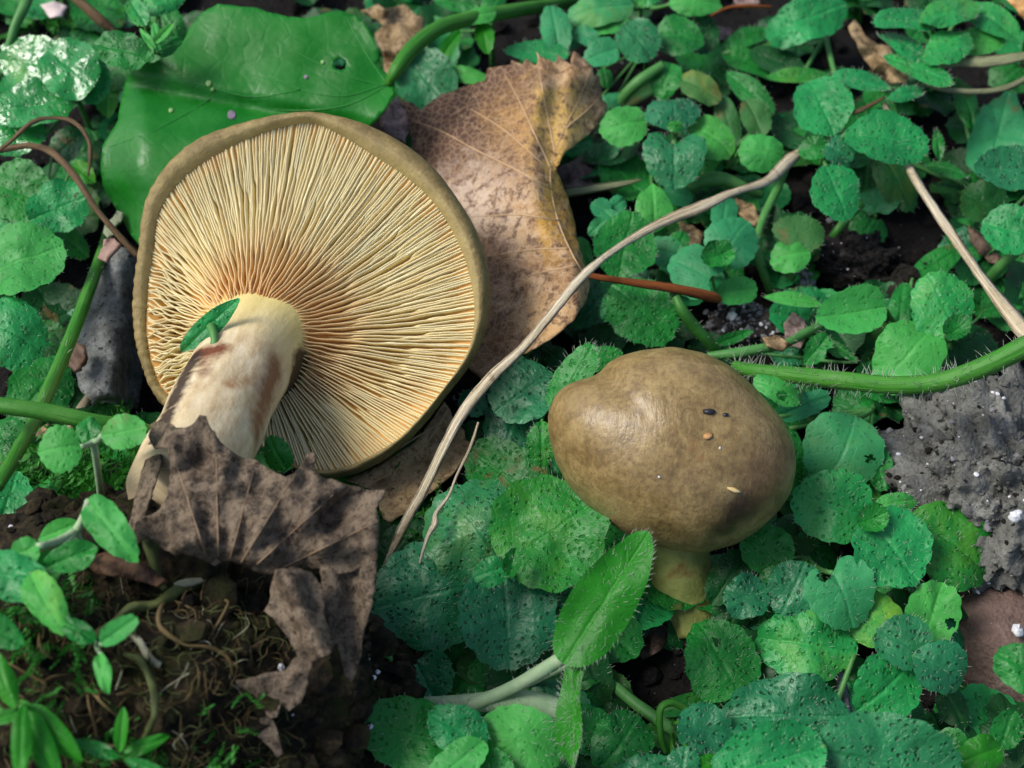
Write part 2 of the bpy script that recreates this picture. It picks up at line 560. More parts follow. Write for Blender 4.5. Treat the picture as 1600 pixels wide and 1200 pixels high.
EL = math.radians(61)
BN = Vector((-0.10, -math.cos(EL), math.sin(EL))).normalized()
BC = P(487, 463, 3.0)
BS = onplane(402, 528, BC, BN)
B1 = (RIGHT - BN * RIGHT.dot(BN)).normalized()
B2 = BN.cross(B1).normalized()
def loc2(px, py):
    q = onplane(px, py, BC, BN) - BS
    return (q.dot(B1), q.dot(B2))
RO = polar_lookup([loc2(*p) for p in O_PX])
RG = polar_lookup([loc2(*p) for p in G_PX])
BCo = BC - BS
def bpt(th, r, h):
    return BS + B1 * (math.cos(th) * r) + B2 * (math.sin(th) * r) + BN * h
STEM_R = .90 * CM
def He(th, r):
    """height of the gill edges above the cap plane"""
    d = max(0, r - STEM_R)
    R = RG(th)
    t = min(1, r / R)
    h = .55 * CM * math.exp(-d / (.85 * CM))
    h -= .22 * CM * math.exp(-((th - .45) / .35) ** 2) * math.sin(math.pi * t) ** 2   # the fold on the right
    h += .10 * CM * sm(.7, 1, t)
    h += .05 * CM * noise.noise(Vector((math.cos(th) * r * 90, math.sin(th) * r * 90, 2)))
    return h
def Dp(th, r):
    t = min(1, r / RG(th))
    return CM * (.05 + .27 * sm(.12, .45, t) * (1 - sm(.80, 1.0, t)))

def gill_mats():
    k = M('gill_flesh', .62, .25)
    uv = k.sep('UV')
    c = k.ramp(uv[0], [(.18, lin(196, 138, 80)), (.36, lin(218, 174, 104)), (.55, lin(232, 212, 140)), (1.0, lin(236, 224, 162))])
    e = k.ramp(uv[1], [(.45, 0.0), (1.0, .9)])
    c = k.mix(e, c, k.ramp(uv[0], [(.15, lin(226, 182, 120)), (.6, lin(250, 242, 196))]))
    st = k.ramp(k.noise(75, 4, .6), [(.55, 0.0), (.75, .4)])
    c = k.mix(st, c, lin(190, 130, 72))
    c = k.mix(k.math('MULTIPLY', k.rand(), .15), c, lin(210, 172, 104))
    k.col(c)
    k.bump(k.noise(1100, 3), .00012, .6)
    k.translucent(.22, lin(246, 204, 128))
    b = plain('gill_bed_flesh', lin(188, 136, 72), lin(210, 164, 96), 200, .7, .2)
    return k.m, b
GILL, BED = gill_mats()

def felt(name, c1, c2, c3, scale=220):
    k = M(name, .62, .35)
    c = k.ramp(k.noise(scale, 6, .65), [(.25, c1), (.5, c2), (.78, c3)])
    c = k.mix(k.ramp(k.noise(1500, 3), [(.4, 0.0), (.75, .45)]), c, c1)
    k.col(c)
    k.bump(k.noise(1300, 4, .6), .00022, .9)
    k.bump(k.noise(320, 4, .6), .0005, .5)
    return k
kf = felt('cap_rim_felt', lin(92, 78, 46), lin(132, 114, 70), lin(160, 142, 94))
c0 = kf.b.inputs['Base Color'].links[0].from_socket
kf.col(kf.mix(kf.ramp(kf.sep('UV')[1], [(.25, .5), (.95, .15), (1.0, 0.0)]), c0, lin(196, 180, 122)))
RIM = kf.m

big = empty('gilled_mushroom', (BC.x, BC.y, gz(BC.x, BC.y)), 'large mushroom lying upturned, showing cream-yellow gills and stained pale stem', 'mushroom')
def build_big():
    NT = 200
    prof = []           # (kind) functions of theta giving point
    V, F, UV = [], [], []
    rings = []
    def ring(fn):
        rings.append(len(V))
        for i in range(NT):
            th = 2 * math.pi * i / NT
            V.append(fn(th)); UV.append((i / NT * 8, len(rings) * .2))
    def pt(th, f, h):    # f: 0 at inner lip, 1 at outer edge, >1 continues to the back
        g, o = RG(th), RO(th)
        rough = .035 * CM * noise.noise(Vector((math.cos(th) * 26, math.sin(th) * 26, f * 2.0)))
        left = sm(.2, -.8, math.cos(th))
        rough += .030 * CM * left * math.sin(th * 75 + 3 * noise.noise(Vector((th * 9, 0, 1))))
        return bpt(th, g + (o - g) * f, h * CM + rough)
    for f, h in ((-.04, -.16), (0.0, .02), (.10, .16), (.28, .27), (.5, .30), (.72, .26), (.88, .14), (.97, 0.0), (1.0, -.14)):
        ring(lambda th, f=f, h=h: pt(th, f, h))
    for s, h in ((.985, -.36), (.93, -.68), (.83, -1.0), (.66, -1.32), (.45, -1.52), (.22, -1.62)):
        def fn(th, s=s, h=h):
            e = bpt(th, RO(th), 0)
            return BC + (e - BC) * s + BN * (h * CM + .03 * CM * noise.noise(Vector((math.cos(th) * 5 * s, math.sin(th) * 5 * s, 4))))
        ring(fn)
    for k in range(len(rings) - 1):
        a, b = rings[k], rings[k + 1]
        for i in range(NT):
            j = (i + 1) % NT
            F.append((a + i, b + i, b + j, a + j))
    V.append(BC - BN * 1.64 * CM); UV.append((0, 0))
    l = rings[-1]
    for i in range(NT): F.append((l + i, len(V) - 1, l + (i + 1) % NT))
    obj('cap', V, F, RIM, big, UV)
    # flesh the gills stand on
    V, F, UV = [], [], []
    NR = 14
    for k in range(NR + 1):
        for i in range(NT):
            th = 2 * math.pi * i / NT
            r = RG(th) * 1.02 * k / NR
            V.append(bpt(th, r, He(th, r) - Dp(th, r)))
    for k in range(NR):
        for i in range(NT):
            j = (i + 1) % NT
            F.append((k * NT + i, (k + 1) * NT + i, (k + 1) * NT + j, k * NT + j))
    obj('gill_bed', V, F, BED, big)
    # gills, one by one
    rnd = random.Random(11)
    NG = 165
    def gill(name, th0, r0f, seed, dep=1.0):
        V, F, UV = [], [], []
        n = 26
        R = RG(th0)
        r0 = max(STEM_R * .80, R * r0f) if r0f == 0 else R * r0f
        r1 = R * 1.005
        fl = sm(-.55, -1.0, math.cos(th0))              # crinkled on the short left side
        ph = rnd.uniform(0, 6.28)
        for k in range(n + 1):
            t = k / n
            r = r0 + (r1 - r0) * t
            nz = noise.noise(Vector((seed * 7.3, r * 150, 0)))
            nz2 = noise.noise(Vector((seed * 7.3, r * 420, 5)))
            lat = (.026 * nz * math.sin(math.pi * t) + .009 * nz2) * CM
            lat += fl * (.02 + .05 * abs(math.sin(seed * 2.3))) * CM * math.sin(r * (1150 + 450 * math.sin(seed * 1.7)) + ph * .8) * sm(.3, .8, t)
            near = sm(.75 * CM, 0, r - STEM_R)
            lat += near * .022 * CM * math.sin(r * (1300 + 500 * math.sin(seed * 3.1)) + ph)
            dth = lat / max(r, .004)
            th = th0 + dth
            e = He(th0, r)
            d = Dp(th0, r) * dep
            if r0f: d *= sm(0, .30, t)
            top = e - .03 * CM * abs(math.sin(seed * 5.7)) - (1 - dep) * Dp(th0, r) * .8 + .02 * CM * nz2
            if r0f: top -= (1 - sm(0, .30, t)) * Dp(th0, r)
            for w_, h_, v in ((-.024, -d * 1.08, 0), (-.0085, 0, 1), (.0085, 0, 1), (.024, -d * 1.08, 0)):
                lean = .0
                V.append(bpt(th + (w_ * CM) / max(r, .004), r, top + h_)); UV.append((r / R, v))
            if k:
                s = (k - 1) * 4
                for q in range(3): F.append((s + q, s + 4 + q, s + 5 + q, s + 1 + q))
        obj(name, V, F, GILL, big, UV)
    for i in range(NG):
        # spacing follows the rim length
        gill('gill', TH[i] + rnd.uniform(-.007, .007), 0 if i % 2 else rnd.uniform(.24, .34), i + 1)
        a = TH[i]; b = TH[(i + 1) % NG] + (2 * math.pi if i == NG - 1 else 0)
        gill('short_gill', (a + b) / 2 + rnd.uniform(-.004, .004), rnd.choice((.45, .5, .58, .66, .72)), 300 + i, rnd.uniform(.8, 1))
    # stem: rings turn from the cap plane into the stem direction so that it flares out of the gills
    E = P(283, 772, 4.5)
    A1 = bpt(0, 0, 0)
    D = (P(340, 634, (BS.z / CM) + 1.15) - A1).normalized()
    E2 = E - A1
    n, sides = 46, 48
    V, F, UV = [], [], []
    ref = (TOCAM - D * TOCAM.dot(D)).normalized()
    for i in range(n + 1):
        t = i / n
        bow = 4 * t * (1 - t) * .12 * CM
        c = A1 + E2 * t + BN * (bow - .12 * CM * (1 - sm(0, .12, t))) - D * .15 * CM * (1 - sm(0, .1, t))
        nz = (BN * (1 - sm(.0, .30, t)) + E2.normalized() * sm(.0, .30, t)).normalized()
        a = (ref - nz * ref.dot(nz))
        a = (B2 - nz * B2.dot(nz)).normalized(); b = nz.cross(a)
        rad = CM * (.86 + .75 * math.exp(-t / .065) + .05 * sm(.5, 1, t))
        for k in range(sides):
            an = 2 * math.pi * k / sides
            q = c + (a * math.sin(an) + b * math.cos(an)) * rad
            rr = 1 + .06 * noise.noise(q * 130) + .03 * noise.noise(Vector((an * 3, t * 2, 5)))
            V.append(c + (q - c) * rr); UV.append((k / sides, t))
        if i:
            s_ = (i - 1) * sides
            for k in range(sides):
                k2 = (k + 1) % sides
                F.append((s_ + k, s_ + k2, s_ + sides + k2, s_ + sides + k))
    F.append(tuple(range(n * sides, (n + 1) * sides)))
    path = None
    obj('stem', V, F, STEM_MAT(BVHTree.FromPolygons(V, F)), big, UV)
    return path

def cum_angles(NG):
    m = 1440
    pts = [bpt(2 * math.pi * i / m, RG(2 * math.pi * i / m) * .8 + .3 * CM, 0) for i in range(m + 1)]
    L = [0]
    for i in range(m): L.append(L[-1] + (pts[i + 1] - pts[i]).length)
    out = []; j = 0
    for k in range(NG):
        t = L[-1] * k / NG
        while L[j + 1] < t: j += 1
        out.append(2 * math.pi * j / m)
    return out
TH = cum_angles(165)

def near_mask(k, p, r0, r1, co='Object', jitter=.0):
    """1 inside r0, 0 beyond r1 around local point p, with a ragged edge"""
    v = k.n('ShaderNodeVectorMath'); v.operation = 'DISTANCE'
    k.l(k.tc.outputs[co], v.inputs[0]); v.inputs[1].default_value = p
    d = k.math('ADD', v.outputs['Value'], k.math('MULTIPLY', k.math('SUBTRACT', k.noise(420, 5, .65), .5), jitter))
    return k.ramp(k.math('MULTIPLY', d, 100 / 3.0), [(r0 / 3.0, 1.0), (r1 / 3.0, 0.0)])   # radii in cm, up to 3

def STEM_MAT(path):
    k = M('stem_stained_cream', .55, .35)
    base = parent_world(big)
    uv = k.sep('UV')
    fib = k.noise(3.0, 5, .6, vec=k.mapped('UV', (9, 3.0, 1)))
    c = k.ramp(fib, [(.25, lin(172, 146, 108)), (.5, lin(204, 184, 146)), (.75, lin(222, 208, 176))])
    c = k.mix(k.ramp(uv[1], [(.02, 1.0), (.28, 0.0)]), c, lin(216, 200, 118))
    # rust patches and dark purple-brown streaks
    def at(px, py):
        hit = path.ray_cast(CAM, ray(px, py))[0]
        if hit is None: hit = path.find_nearest(onplane(px, py, BS + BN * 1.2 * CM, TOCAM))[0]
        return hit - base
    rust = lin(104, 46, 20); dark = lin(42, 25, 22)
    tan_ = lin(160, 116, 72)
    rag = k.math('MULTIPLY', k.math('SUBTRACT', k.noise(330, 6, .7), .5), .0050)
    def streak(pts, r0, r1, cc, f):
        nonlocal c
        dmin = None
        for q in range(len(pts) - 1):
            for u in (0, .25, .5, .75):
                p = at(pts[q][0] + (pts[q + 1][0] - pts[q][0]) * u, pts[q][1] + (pts[q + 1][1] - pts[q][1]) * u)
                v = k.n('ShaderNodeVectorMath'); v.operation = 'DISTANCE'
                k.l(k.tc.outputs['Object'], v.inputs[0]); v.inputs[1].default_value = p
                dmin = v.outputs['Value'] if dmin is None else k.math('MINIMUM', dmin, v.outputs['Value'])
        d = k.math('ADD', dmin, rag)
        c = k.mix(k.math('MULTIPLY', k.ramp(k.math('MULTIPLY', d, 100 / 3.0), [(r0 / 3, 1.0), (r1 / 3, 0.0)]), f), c, cc)
    streak([(430, 575), (415, 620), (398, 690)], .10, .42, rust, .85)
    streak([(310, 552), (345, 545)], .12, .36, rust, .95)
    streak([(318, 565), (318, 590)], .0, .2, rust, .7)
    streak([(360, 602), (395, 594)], .0, .18, tan_, .8)
    streak([(468, 570), (452, 605), (432, 650), (415, 690), (408, 712)], .24, .44, dark, .95)
    streak([(302, 560), (284, 596), (266, 634), (254, 670)], .12, .28, dark, .95)
    streak([(300, 650), (330, 690)], .0, .3, lin(210, 194, 150), .5)
    k.col(c)
    k.bump(fib, .0005, .5)
    k.bump(k.noise(900, 4), .00012, .7)
    return k.m

def proj(p):
    d = p - CAM
    z = d.dot(FWD)
    return (800 + d.dot(RIGHT) / z * FPX, 600 - d.dot(UPV) / z * FPX)
STEM_PATH = build_big()

# ------------------------------------------------------------------ small closed mushroom
S_PX = [(1000,548),(1050,542),(1100,552),(1140,572),(1175,603),(1200,630),(1225,660),(1240,695),(1243,730),(1235,770),(1215,800),(1185,828),(1150,850),(1100,864),(1060,862),(1010,848),(975,833),(945,812),(915,790),(885,755),(868,720),(857,680),(856,645),(868,615),(890,599),(920,590),(937,583),(948,568),(970,556)]
SE = math.radians(59)
SN = Vector((-.04, -math.cos(SE), math.sin(SE))).normalized()
SCN = P(1050, 703, 2.95)
S1 = (RIGHT - SN * RIGHT.dot(SN)).normalized()
S2 = SN.cross(S1).normalized()
def sl2(px, py):
    q = onplane(px, py, SCN, SN) - SCN
    return (q.dot(S1), q.dot(S2))
RS = polar_lookup([sl2(*p) for p in S_PX])
NOTCH = [sl2(938, 584), sl2(985, 625)]
def spt(th, f, front):
    """f = sin(phi) 0 pole .. 1 outline"""
    r = RS(th) * f
    x, y = math.cos(th) * r, math.sin(th) * r
    h = (1.62 if front else -1.25) * CM * math.sqrt(max(0, 1 - f ** (2.25 if front else 2.6)))
    if front:
        ax, ay = NOTCH[0]; bx, by = NOTCH[1]
        t = max(0, min(1, ((x - ax) * (bx - ax) + (y - ay) * (by - ay)) / ((bx - ax) ** 2 + (by - ay) ** 2)))
        d = math.hypot(x - ax - (bx - ax) * t, y - ay - (by - ay) * t)
        h -= .11 * CM * (1 - t) * math.exp(-(d / (.30 * CM)) ** 2) * (1 if f < 1 else 0)
        h += .05 * CM * noise.noise(Vector((x * 110, y * 110, 1))) * (1 - f ** 4)
    return SCN + S1 * x + S2 * y + SN * h
def son(px, py):
    x, y = sl2(px, py)
    th = math.atan2(y, x)
    p = spt(th, min(.97, math.hypot(x, y) / RS(th)), True)
    for _ in range(4):                                   # walk to the point seen at that pixel
        qx, qy = proj(p)
        x2, y2 = sl2(px + (px - qx) * .0, py)
        q = onplane(px, py, p, SN) - SCN
        x, y = q.dot(S1), q.dot(S2)
        th = math.atan2(y, x)
        p = spt(th, min(.97, math.hypot(x, y) / RS(th)), True)
    return p

small = empty('closed_mushroom', (SCN.x, SCN.y, gz(SCN.x, SCN.y)), 'smaller closed mushroom with smooth domed olive-brown cap standing upright in leaves', 'mushroom')
def small_mat(bvh):
    base = parent_world(small)
    def son(px, py): return bvh.ray_cast(CAM, ray(px, py))[0] or SCN
    k = M('cap_smooth_brown', .4, .5)
    st = k.noise(230, 6, .7, dist=.8)
    c = k.ramp(st, [(.36, lin(108, 89, 54)), (.50, lin(134, 112, 69)), (.66, lin(152, 131, 86))])
    sp = k.ramp(k.noise(1100, 4, .7), [(.46, 0.0), (.62, .55)])
    c = k.mix(sp, c, lin(92, 72, 44))
    pale = k.ramp(k.noise(120, 5, .65), [(.52, 0.0), (.68, .35)])
    c = k.mix(pale, c, lin(168, 144, 96))
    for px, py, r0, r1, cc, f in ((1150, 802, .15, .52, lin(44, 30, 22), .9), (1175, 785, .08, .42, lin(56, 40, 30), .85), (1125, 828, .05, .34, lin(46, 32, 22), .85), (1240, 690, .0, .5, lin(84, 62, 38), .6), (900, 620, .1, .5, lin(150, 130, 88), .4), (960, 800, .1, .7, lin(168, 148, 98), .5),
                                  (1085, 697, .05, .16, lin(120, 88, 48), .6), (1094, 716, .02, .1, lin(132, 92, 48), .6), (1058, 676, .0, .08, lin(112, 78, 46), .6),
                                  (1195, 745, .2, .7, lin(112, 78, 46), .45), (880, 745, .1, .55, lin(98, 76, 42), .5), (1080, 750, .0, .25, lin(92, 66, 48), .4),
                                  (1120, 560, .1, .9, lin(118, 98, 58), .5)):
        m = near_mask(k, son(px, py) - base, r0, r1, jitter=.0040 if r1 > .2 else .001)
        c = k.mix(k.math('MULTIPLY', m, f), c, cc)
    k.col(c)
    k.put(k.b.inputs['Roughness'], k.ramp(k.noise(260, 4), [(.35, .30), (.65, .44)]))
    k.bump(k.noise(1.0, 5, .65, vec=k.mapped('Object', (900, 260, 500))), .0003, .6)
    k.bump(k.noise(1600, 4, .6), .00008, .8)
    k.bump(k.noise(230, 4, .6), .0004, .4)
    return k.m
SBVH = None
def build_small():
    NT = 120
    fs = [(math.sin(math.pi / 2 * i / 22), True) for i in range(1, 23)] + [(math.sin(math.pi / 2 * (1 - i / 12)), False) for i in range(1, 12)]
    V, F = [spt(0, 0, True)], []
    for f, fr in fs:
        for i in range(NT): V.append(spt(2 * math.pi * i / NT, f, fr))
    for i in range(NT): F.append((0, 1 + i, 1 + (i + 1) % NT))
    for k in range(len(fs) - 1):
        a = 1 + k * NT; b = a + NT
        for i in range(NT):
            j = (i + 1) % NT
            F.append((a + i, b + i, b + j, a + j))
    V.append(spt(0, 0, False))
    a = 1 + (len(fs) - 1) * NT
    for i in range(NT): F.append((a + i, len(V) - 1, a + (i + 1) % NT))
    global SBVH
    SBVH = BVHTree.FromPolygons(V, F)
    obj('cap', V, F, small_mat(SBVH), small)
    k = M('stem_yellow_green', .6, .3)
    c = k.ramp(k.noise(220, 5), [(.3, lin(104, 116, 56)), (.55, lin(138, 144, 78)), (.7, lin(120, 96, 48))])
    k.col(c); k.bump(k.noise(700, 4), .0003, .8)
    top = SCN - SN * .9 * CM
    foot = P(1085, 962, .15)
    foot.z = gz(foot.x, foot.y) - .1 * CM
    pts = catmull([tuple(top), tuple(top.lerp(foot, .5) + Vector((-.001, -.001, 0))), tuple(foot)], 10)
    n = len(pts)
    V, F, UV = tube([Vector(p) for p in pts], [CM * (.62 - .06 * sm(0, 1, i / n) + .08 * sm(.8, 1, i / n)) for i in range(n)], sides=24, rough=.05)
    obj('stem', V, F, k.m, small, UV)
build_small()

def grain(name, px, py, r, m, label, elong=1.6, seed=1):
    rnd = random.Random(seed)
    p = SBVH.ray_cast(CAM, ray(px, py))[0]
    V, F = [], []
    lump(V, F, Vector((0, 0, 0)), r * CM, rnd, .5)
    a = rnd.uniform(-.5, .5)
    d = (S1 * math.cos(a) + S2 * math.sin(a))
    V = [p + v + d * v.dot(d) * (elong - 1) + SN * r * CM * .2 for v in V]
    o = obj(name, [v - p for v in V], F, m, origin=None)
    o.location = p
    tag(o, label, 'debris')
DARKSEED = plain('dark_seed', (.012, .012, .016, 1), (.03, .03, .04, 1), 400, .4)
grain('seed', 1108, 643, .085, DARKSEED, 'black pointed seed lying on the smooth brown cap', 2.0, 2)
grain('seed_husk', 1133, 648, .045, DARKSEED, 'tiny dark fleck beside the black seed on the brown cap', 1.5, 3)
grain('bark_crumb', 1106, 681, .07, plain('tan_crumb', lin(170, 120, 70), lin(200, 160, 110), 500), 'tan crumb stuck to the brown cap below the black seed', 1.8, 4)
grain('sand_grain', 1125, 700, .022, WHITEP, 'single white sand grain stuck on the brown cap', 1.0, 5)
grain('dust_fleck', 1030, 745, .03, WHITEP, 'pale dust fleck on the pale front of the brown cap', 1.3, 6)
grain('scar_flake', 1147, 765, .085, plain('scar_flake_tan', lin(190, 165, 110), lin(215, 190, 140), 500), 'pale torn flake of skin above the dark bruise on the brown cap', 2.6, 9)

# ------------------------------------------------------------------ leaves
UPZ = Vector((0, 0, 1))
def outline(shape, L, W, rnd, n=72):
    """2d outline in pixels around the leaf centre: x along base->tip, y across"""
    out = []
    teeth = rnd.choice((6, 7, 8)); ph = rnd.uniform(0, 3)
    ir = [rnd.uniform(-.05, .05) for _ in range(4)]; pp = [rnd.uniform(0, 6.28) for _ in range(4)]
    for i in range(n):
        th = 2 * math.pi * i / n
        c, s = math.cos(th), math.sin(th)
        x, y = c, s
        cren = .065
        if shape == 'round':
            y *= 1 - .06 * c
        elif shape == 'ovate':
            y *= 1 - .24 * c
        elif shape == 'obov':
            y *= 1 + .24 * c
        elif shape == 'heart':
            y *= 1 - .12 * c
            if c < 0: x += .42 * math.exp(-(s / .30) ** 2)
        elif shape == 'lance':
            y = math.copysign(abs(s) ** 1.25, s) * (1 - .10 * c); cren = .012
        elif shape == 'oblong':
            y = math.copysign(abs(s) ** .72, s); x = math.copysign(abs(c) ** .85, c); cren = .008
        elif shape == 'tongue':
            y = math.copysign(abs(s) ** .85, s) * (1 - .12 * c - .18 * max(0, c) ** 3); cren = .02
        elif shape == 'spade':
            y *= 1 + .1 * c; cren = .008
            if c < 0: x -= .22 * math.exp(-(s / .22) ** 2)
        f = 1 + cren * (abs(math.sin(teeth * th + ph)) - .5) * (1.0 if c > -.85 else .3)
        f += sum(ir[k] * math.sin((k + 2) * th + pp[k]) for k in range(4)) * .5
        out.append((x * f * L / 2, y * f * W / 2))
    return out

def make_leaf(parent, spec, seed, name='leaf'):
    """spec: cx, cy, L, W, angle, z, shape, material, options. returns base point"""
    cx, cy, L, W, ang, z, shape, mk = spec[:8]
    op = spec[8] if len(spec) > 8 else {}
    rnd = random.Random(seed)
    a = math.radians(ang)
    ux, uy = math.cos(a), -math.sin(a)          # base -> tip on the photo
    vx, vy = -uy, ux
    m = op.get('m', .42)
    n = (UPZ * (1 - m) + TOCAM * m)
    tl = op.get('tilt', (rnd.uniform(-.16, .16), rnd.uniform(-.12, .12)))
    n = (n + Vector((tl[0], tl[1], 0))).normalized()
    pc = P(cx, cy, z)
    sc = pxscale(pc)
    L *= 1.02; W *= 1.02
    ol = outline(shape, L, W, rnd)
    NS, NR = len(ol), 9
    size = math.sqrt(L * W) * sc
    cup = op.get('cup', rnd.uniform(-.14, .06)); fold = op.get('fold', rnd.uniform(.02, .20)); bend = op.get('bend', rnd.uniform(-.25, .0))
    wav = op.get('wave', rnd.uniform(.02, .06)); wk = rnd.choice((2, 3, 4, 5)); wp_ = rnd.uniform(0, 6.28)
    pk = op.get('pucker', .022)
    def S(f, i):
        x, y = ol[i][0] * f, ol[i][1] * f
        q = onplane(cx + ux * x + vx * y, cy + uy * x + vy * y, pc, n)
        u = x / L + .5; v = y / (W / 2)
        h = cup * f * f + fold * (abs(v) - .4) * .5 + bend * (u - .35) ** 2 * 1.6
        h += wav * f * f * math.sin(wk * 2 * math.pi * i / NS + wp_)
        h += pk * noise.noise(q * 420) * (.4 + .6 * (1 - f ** 6))
        h += .09 * noise.noise(q * 130)
        return q + n * (h * size), ((x + L / 2) * sc * 100, y * sc * 100)
    V, F, UV = [], [], []
    p, uv = S(0, 0); V.append(p); UV.append(uv)
    for r in range(1, NR + 1):
        f = (r / NR) ** .85
        for i in range(NS):
            p, uv = S(f, i); V.append(p); UV.append(uv)
    for i in range(NS): F.append((0, 1 + i, 1 + (i + 1) % NS))
    for r in range(NR - 1):
        s = 1 + r * NS
        for i in range(NS):
            j = (i + 1) % NS
            F.append((s + i, s + NS + i, s + NS + j, s + j))
    for hx, hy, hr in op.get('holes', ()):
        hp = [(proj(v)) for v in V]
        F = [fc for fc in F if math.hypot(sum(hp[i][0] for i in fc) / len(fc) - hx, sum(hp[i][1] for i in fc) / len(fc) - hy) > hr * rnd.uniform(.85, 1.1)]
    a_, b_, c_ = (V[i] for i in F[len(F) // 2][:3])
    if (b_ - a_).cross(c_ - a_).dot(n) < 0: F = [f[::-1] for f in F]
    o = obj(name, V, F, LM[mk], parent, UV)
    # hairs
    nh = op.get('hair', int(L * W / 170)); ne = op.get('edge', int((L + W) * .09))
    hl = op.get('hl', 1.0)
    HV, HF = [], []
    def hair(p, d, ln, r):
        b = len(HV)
        t = d.orthogonal().normalized(); t2 = d.cross(t)
        bendv = Vector((rnd.uniform(-1, 1), rnd.uniform(-1, 1), rnd.uniform(-.6, .6))) * ln * .22
        for k in range(3):
            an = 2.094 * k
            HV.append(p + (t * math.cos(an) + t2 * math.sin(an)) * r)
        mid = p + d * ln * .55 + bendv * .35
        for k in range(3):
            an = 2.094 * k
            HV.append(mid + (t * math.cos(an) + t2 * math.sin(an)) * r * .7)
        HV.append(p + d * ln + bendv)
        for k in range(3):
            k2 = (k + 1) % 3
            HF.append((b + k, b + k2, b + 3 + k2, b + 3 + k)); HF.append((b + 3 + k, b + 3 + k2, b + 6))
    for _ in range(nh):
        i = rnd.randrange(NS); f = math.sqrt(rnd.random()) * .97
        p, uv = S(f, i)
        e = (S(1, i)[0] - V[0]).normalized()
        d = (n * .55 + e * rnd.uniform(.2, 1.1) + Vector((rnd.uniform(-.5, .5), rnd.uniform(-.5, .5), rnd.uniform(-.2, .5)))).normalized()
        hair(p - d * .0001, d, rnd.uniform(.5, 1.3) * .001 * hl, .00004)
    for _ in range(ne):
        i = rnd.randrange(NS)
        p, uv = S(1, i)
        e = (p - V[0]).normalized()
        d = (n * rnd.uniform(.3, 1.0) + e * .9 + Vector((rnd.uniform(-.3, .3), rnd.uniform(-.3, .3), 0))).normalized()
        hair(p - d * .0001, d, rnd.uniform(.5, 1.2) * .001 * hl, .00004)
    if HV:
        h = obj('hairs', HV, HF, HAIR, o)
        h['kind'] = 'stuff'
    # base of the blade
    ib = NS // 2
    return S(1, ib)[0], o

def bezier(a, b, c, n=9):
    return [a * (1 - t) ** 2 + b * 2 * t * (1 - t) + c * t * t for t in [i / n for i in range(n + 1)]]

SEED = [100]
def stalks(root, base, node, rp, rn, mat_):
    mid = base.lerp(node, .5); mid.z = min(base.z, node.z) * .5 + mid.z * .5
    path = bezier(base, mid, node)
    V, F, UV = tube(path, [rp + (rn - rp) * i / 9 for i in range(10)], sides=7)
    obj('leaf_stalk', V, F, mat_, root, UV)

def plant(label, node, leaves, stem=STEM_G, name='creeping_plant', cat='plant', group=None, foot=None, sw=9, extra=()):
    nd = P(*node)
    if foot:
        ft = P(foot[0], foot[1], 0)
    else:
        ft = nd + Vector((random.uniform(-.002, .002), random.uniform(0, .004), 0))
    ft.z = gz(ft.x, ft.y)
    root = empty(name, ft, label, cat, group)
    sc = pxscale(nd)
    down = ft + Vector((0, 0, -.002))
    path = bezier(nd, Vector((nd.x * .6 + ft.x * .4, nd.y * .6 + ft.y * .4, (nd.z + ft.z) * .45)), down)
    V, F, UV = tube(path, [sw * .5 * sc] * 10, sides=8)
    obj('stem', V, F, stem, root, UV)
    for sp in leaves:
        SEED[0] += 1
        b, o = make_leaf(root, sp, SEED[0])
        op = sp[8] if len(sp) > 8 else {}
        if not op.get('nostalk'):
            t = P(*op['to']) if 'to' in op else nd
            if (b - t).length > .0008:
                wd = op.get('pw', max(3.5, min(9, sp[2] * .07)))
                stalks(root, b.lerp(P(sp[0], sp[1], sp[5]), .04), t, wd * .5 * sc, wd * .6 * sc, op.get('pm', stem))
    return root

# ------------------------------------------------------------------ creeping plants, traced one by one
H = dict
GC = 'creeping round-leaved plants carpeting the soil'
def pl(label, node, leaves, **kw):
    return plant(label, node, leaves, group=GC, **kw)

pl('big four-leaved rosette with dimpled blue-green leaves between the two mushrooms', (792, 890, 1.2), [
    (746, 826, 172, 168, 130, 2.05, 'round', 'b', H(hair=120, fold=.05)),
    (860, 832, 182, 178, 35, 2.4, 'round', 'm', H(hair=190, fold=.04)),
    (668, 930, 178, 165, 192, 1.55, 'round', 'b', H(hair=110)),
    (794, 958, 162, 152, -84, 1.95, 'round', 'b', H(hair=120)),
    (768, 893, 56, 46, 200, 2.6, 'round', 'e', H(hair=20)),
    (800, 882, 46, 28, 75, 2.75, 'round', 'm', H(hair=16, cup=.3)),
    (797, 750, 165, 105, 140, 1.15, 'round', 'm', H(hair=60))])
pl('dark blue-green leaf pair tucked under the big rosette by the dead leaf', (690, 1095, .6), [
    (658, 1052, 112, 96, 115, 1.0, 'round', 'b', H(hair=40)),
    (594, 998, 62, 30, 118, 1.8, 'ovate', 'm', H(to=(626, 1096, .6), pw=8, m=0, hair=40))], sw=7)
pl('bright leaf cluster on the whitish runner below the big rosette', (745, 1150, 1.6), [
    (645, 1148, 182, 112, 168, 2.2, 'round', 'm', H(hair=60)),
    (716, 1140, 102, 76, 150, 2.6, 'round', 'e', H(hair=30)),
    (815, 1155, 140, 104, -14, 2.3, 'round', 'l', H(hair=40)),
    (712, 1192, 110, 60, 220, 2.75, 'round', 'l', H(hair=20)),
    (770, 1215, 100, 70, -70, 2.4, 'round', 'm', H(hair=20))])
